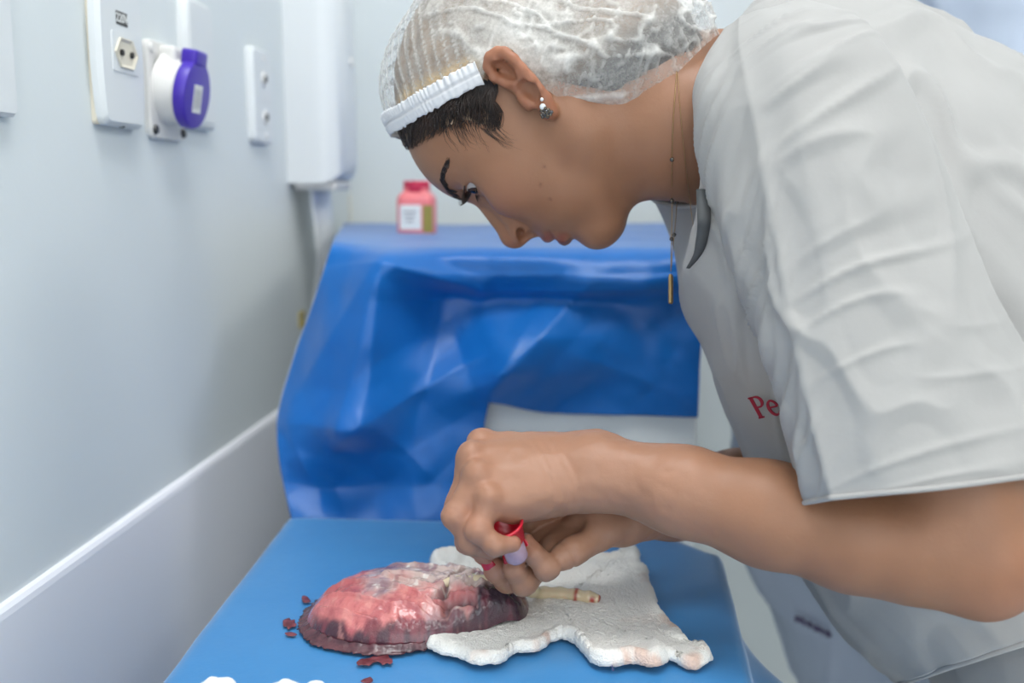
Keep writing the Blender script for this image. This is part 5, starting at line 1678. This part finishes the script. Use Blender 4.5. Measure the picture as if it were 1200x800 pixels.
tcol = tcol * (1 - stn[:, None]) + stn[:, None] * V3(srgb(206, 150, 120)[:3])
root = tag(empty('towel', (tc[0], tc[1], TOPZ)), 'white frayed terry towel under the placenta', 'towel')
o = mesh_obj('cloth', T_, grid_faces(nr_, na_, False, True), t.m); set_color(o, tcol); solidify(o, .0026); under(o, root); TWV = T_
# dashed blue seam
seam = catmull(np.array([(676, 662), (688, 690), (694, 712), (702, 728), (712, 748), (716, 768), (720, 782)], float), 200)
kk_ = 0
for k in range(0, 190, 10):
    pts = []
    for q in seam[k:k + 6]:
        g_ = PZ(q[0], q[1], TOPZ + .008); i_ = np.argmin((T_[:, 0] - g_[0]) ** 2 + (T_[:, 1] - g_[1]) ** 2); pts.append((g_[0], g_[1], T_[i_, 2] + .0008))
    o = MB().tube(np.array(pts), .0007, 6).build('stitch', simple('blue_thread', (74, 80, 120), .8, (200, .2, .0003)) if k == 0 else bpy.data.materials['blue_thread'], None); under(o, root)

# cotton balls at the lower edge of the picture
for k, (px, py, rad_b, lb) in enumerate(((255, 819, .0125, 'largest white cotton ball, leftmost at the bottom edge of the photo'), (334, 817, .0105, 'white cotton ball, middle one of three at the bottom edge'), (371, 815, .0090, 'smallest white cotton ball, rightmost at the bottom edge'))):
    c_ = PZ(px, py, TOPZ + rad_b); nd = ell((0, 0, 0), (rad_b * 1.25, rad_b, rad_b))
    v_, f_ = nets(nd, .0012); nn_ = normals_of(v_, f_)
    v_ = v_ + nn_ * (.0014 * fbm(v_ + k, 170, k))[:, None]; v_[:, 2] = np.maximum(v_[:, 2], -rad_b + .0002)
    o = mesh_obj('cotton_ball', v_, f_, simple('cotton_wool', (238, 238, 236), .95, (260, .4, .001)) if k == 0 else bpy.data.materials['cotton_wool'], None, True, tuple(c_))
    tag(o, lb, 'cotton ball', 'cotton balls at the front of the table')

# the little vial held between the hands
vc = P(594, 622, .668); va = -CF * .45 + CU * .85 - CR * .30; va /= np.linalg.norm(va); VM = frame(va, CF)
root = tag(empty('sample_vial', tuple(vc - va * .03)), 'small clear vial with a red cup cap held in the fingers', 'vial')
o = MB().lathe([(0, -.010), (.0085, -.010), (.0100, -.008), (.0116, .003), (.0130, .0042), (.0130, .0054), (.0117, .0058), (.0106, .004), (.0088, -.007), (0, -.0075)], vc, VM, 40).build('cap', None, None, True)
t = MT('red_soft_plastic', srgb(196, 28, 50), .28); t.b.inputs['Subsurface Weight'].default_value = .15; t.b.inputs['Subsurface Scale'].default_value = .003; t.bump(t.noise(120, 2), .04, .0003); o.data.materials.append(t.m); under(o, root)
o = MB().lathe([(0, -.026), (.006, -.0255), (.0078, -.023), (.0080, -.0105), (.0070, -.0105), (.0068, -.022), (0, -.0235)], vc, VM, 32).build('tube', None, None, True)
t = MT('frosted_tube', srgb(206, 178, 196), .25); t.b.inputs['Transmission Weight'].default_value = .35; t.color_noise(srgb(196, 160, 178), 90); o.data.materials.append(t.m); under(o, root)
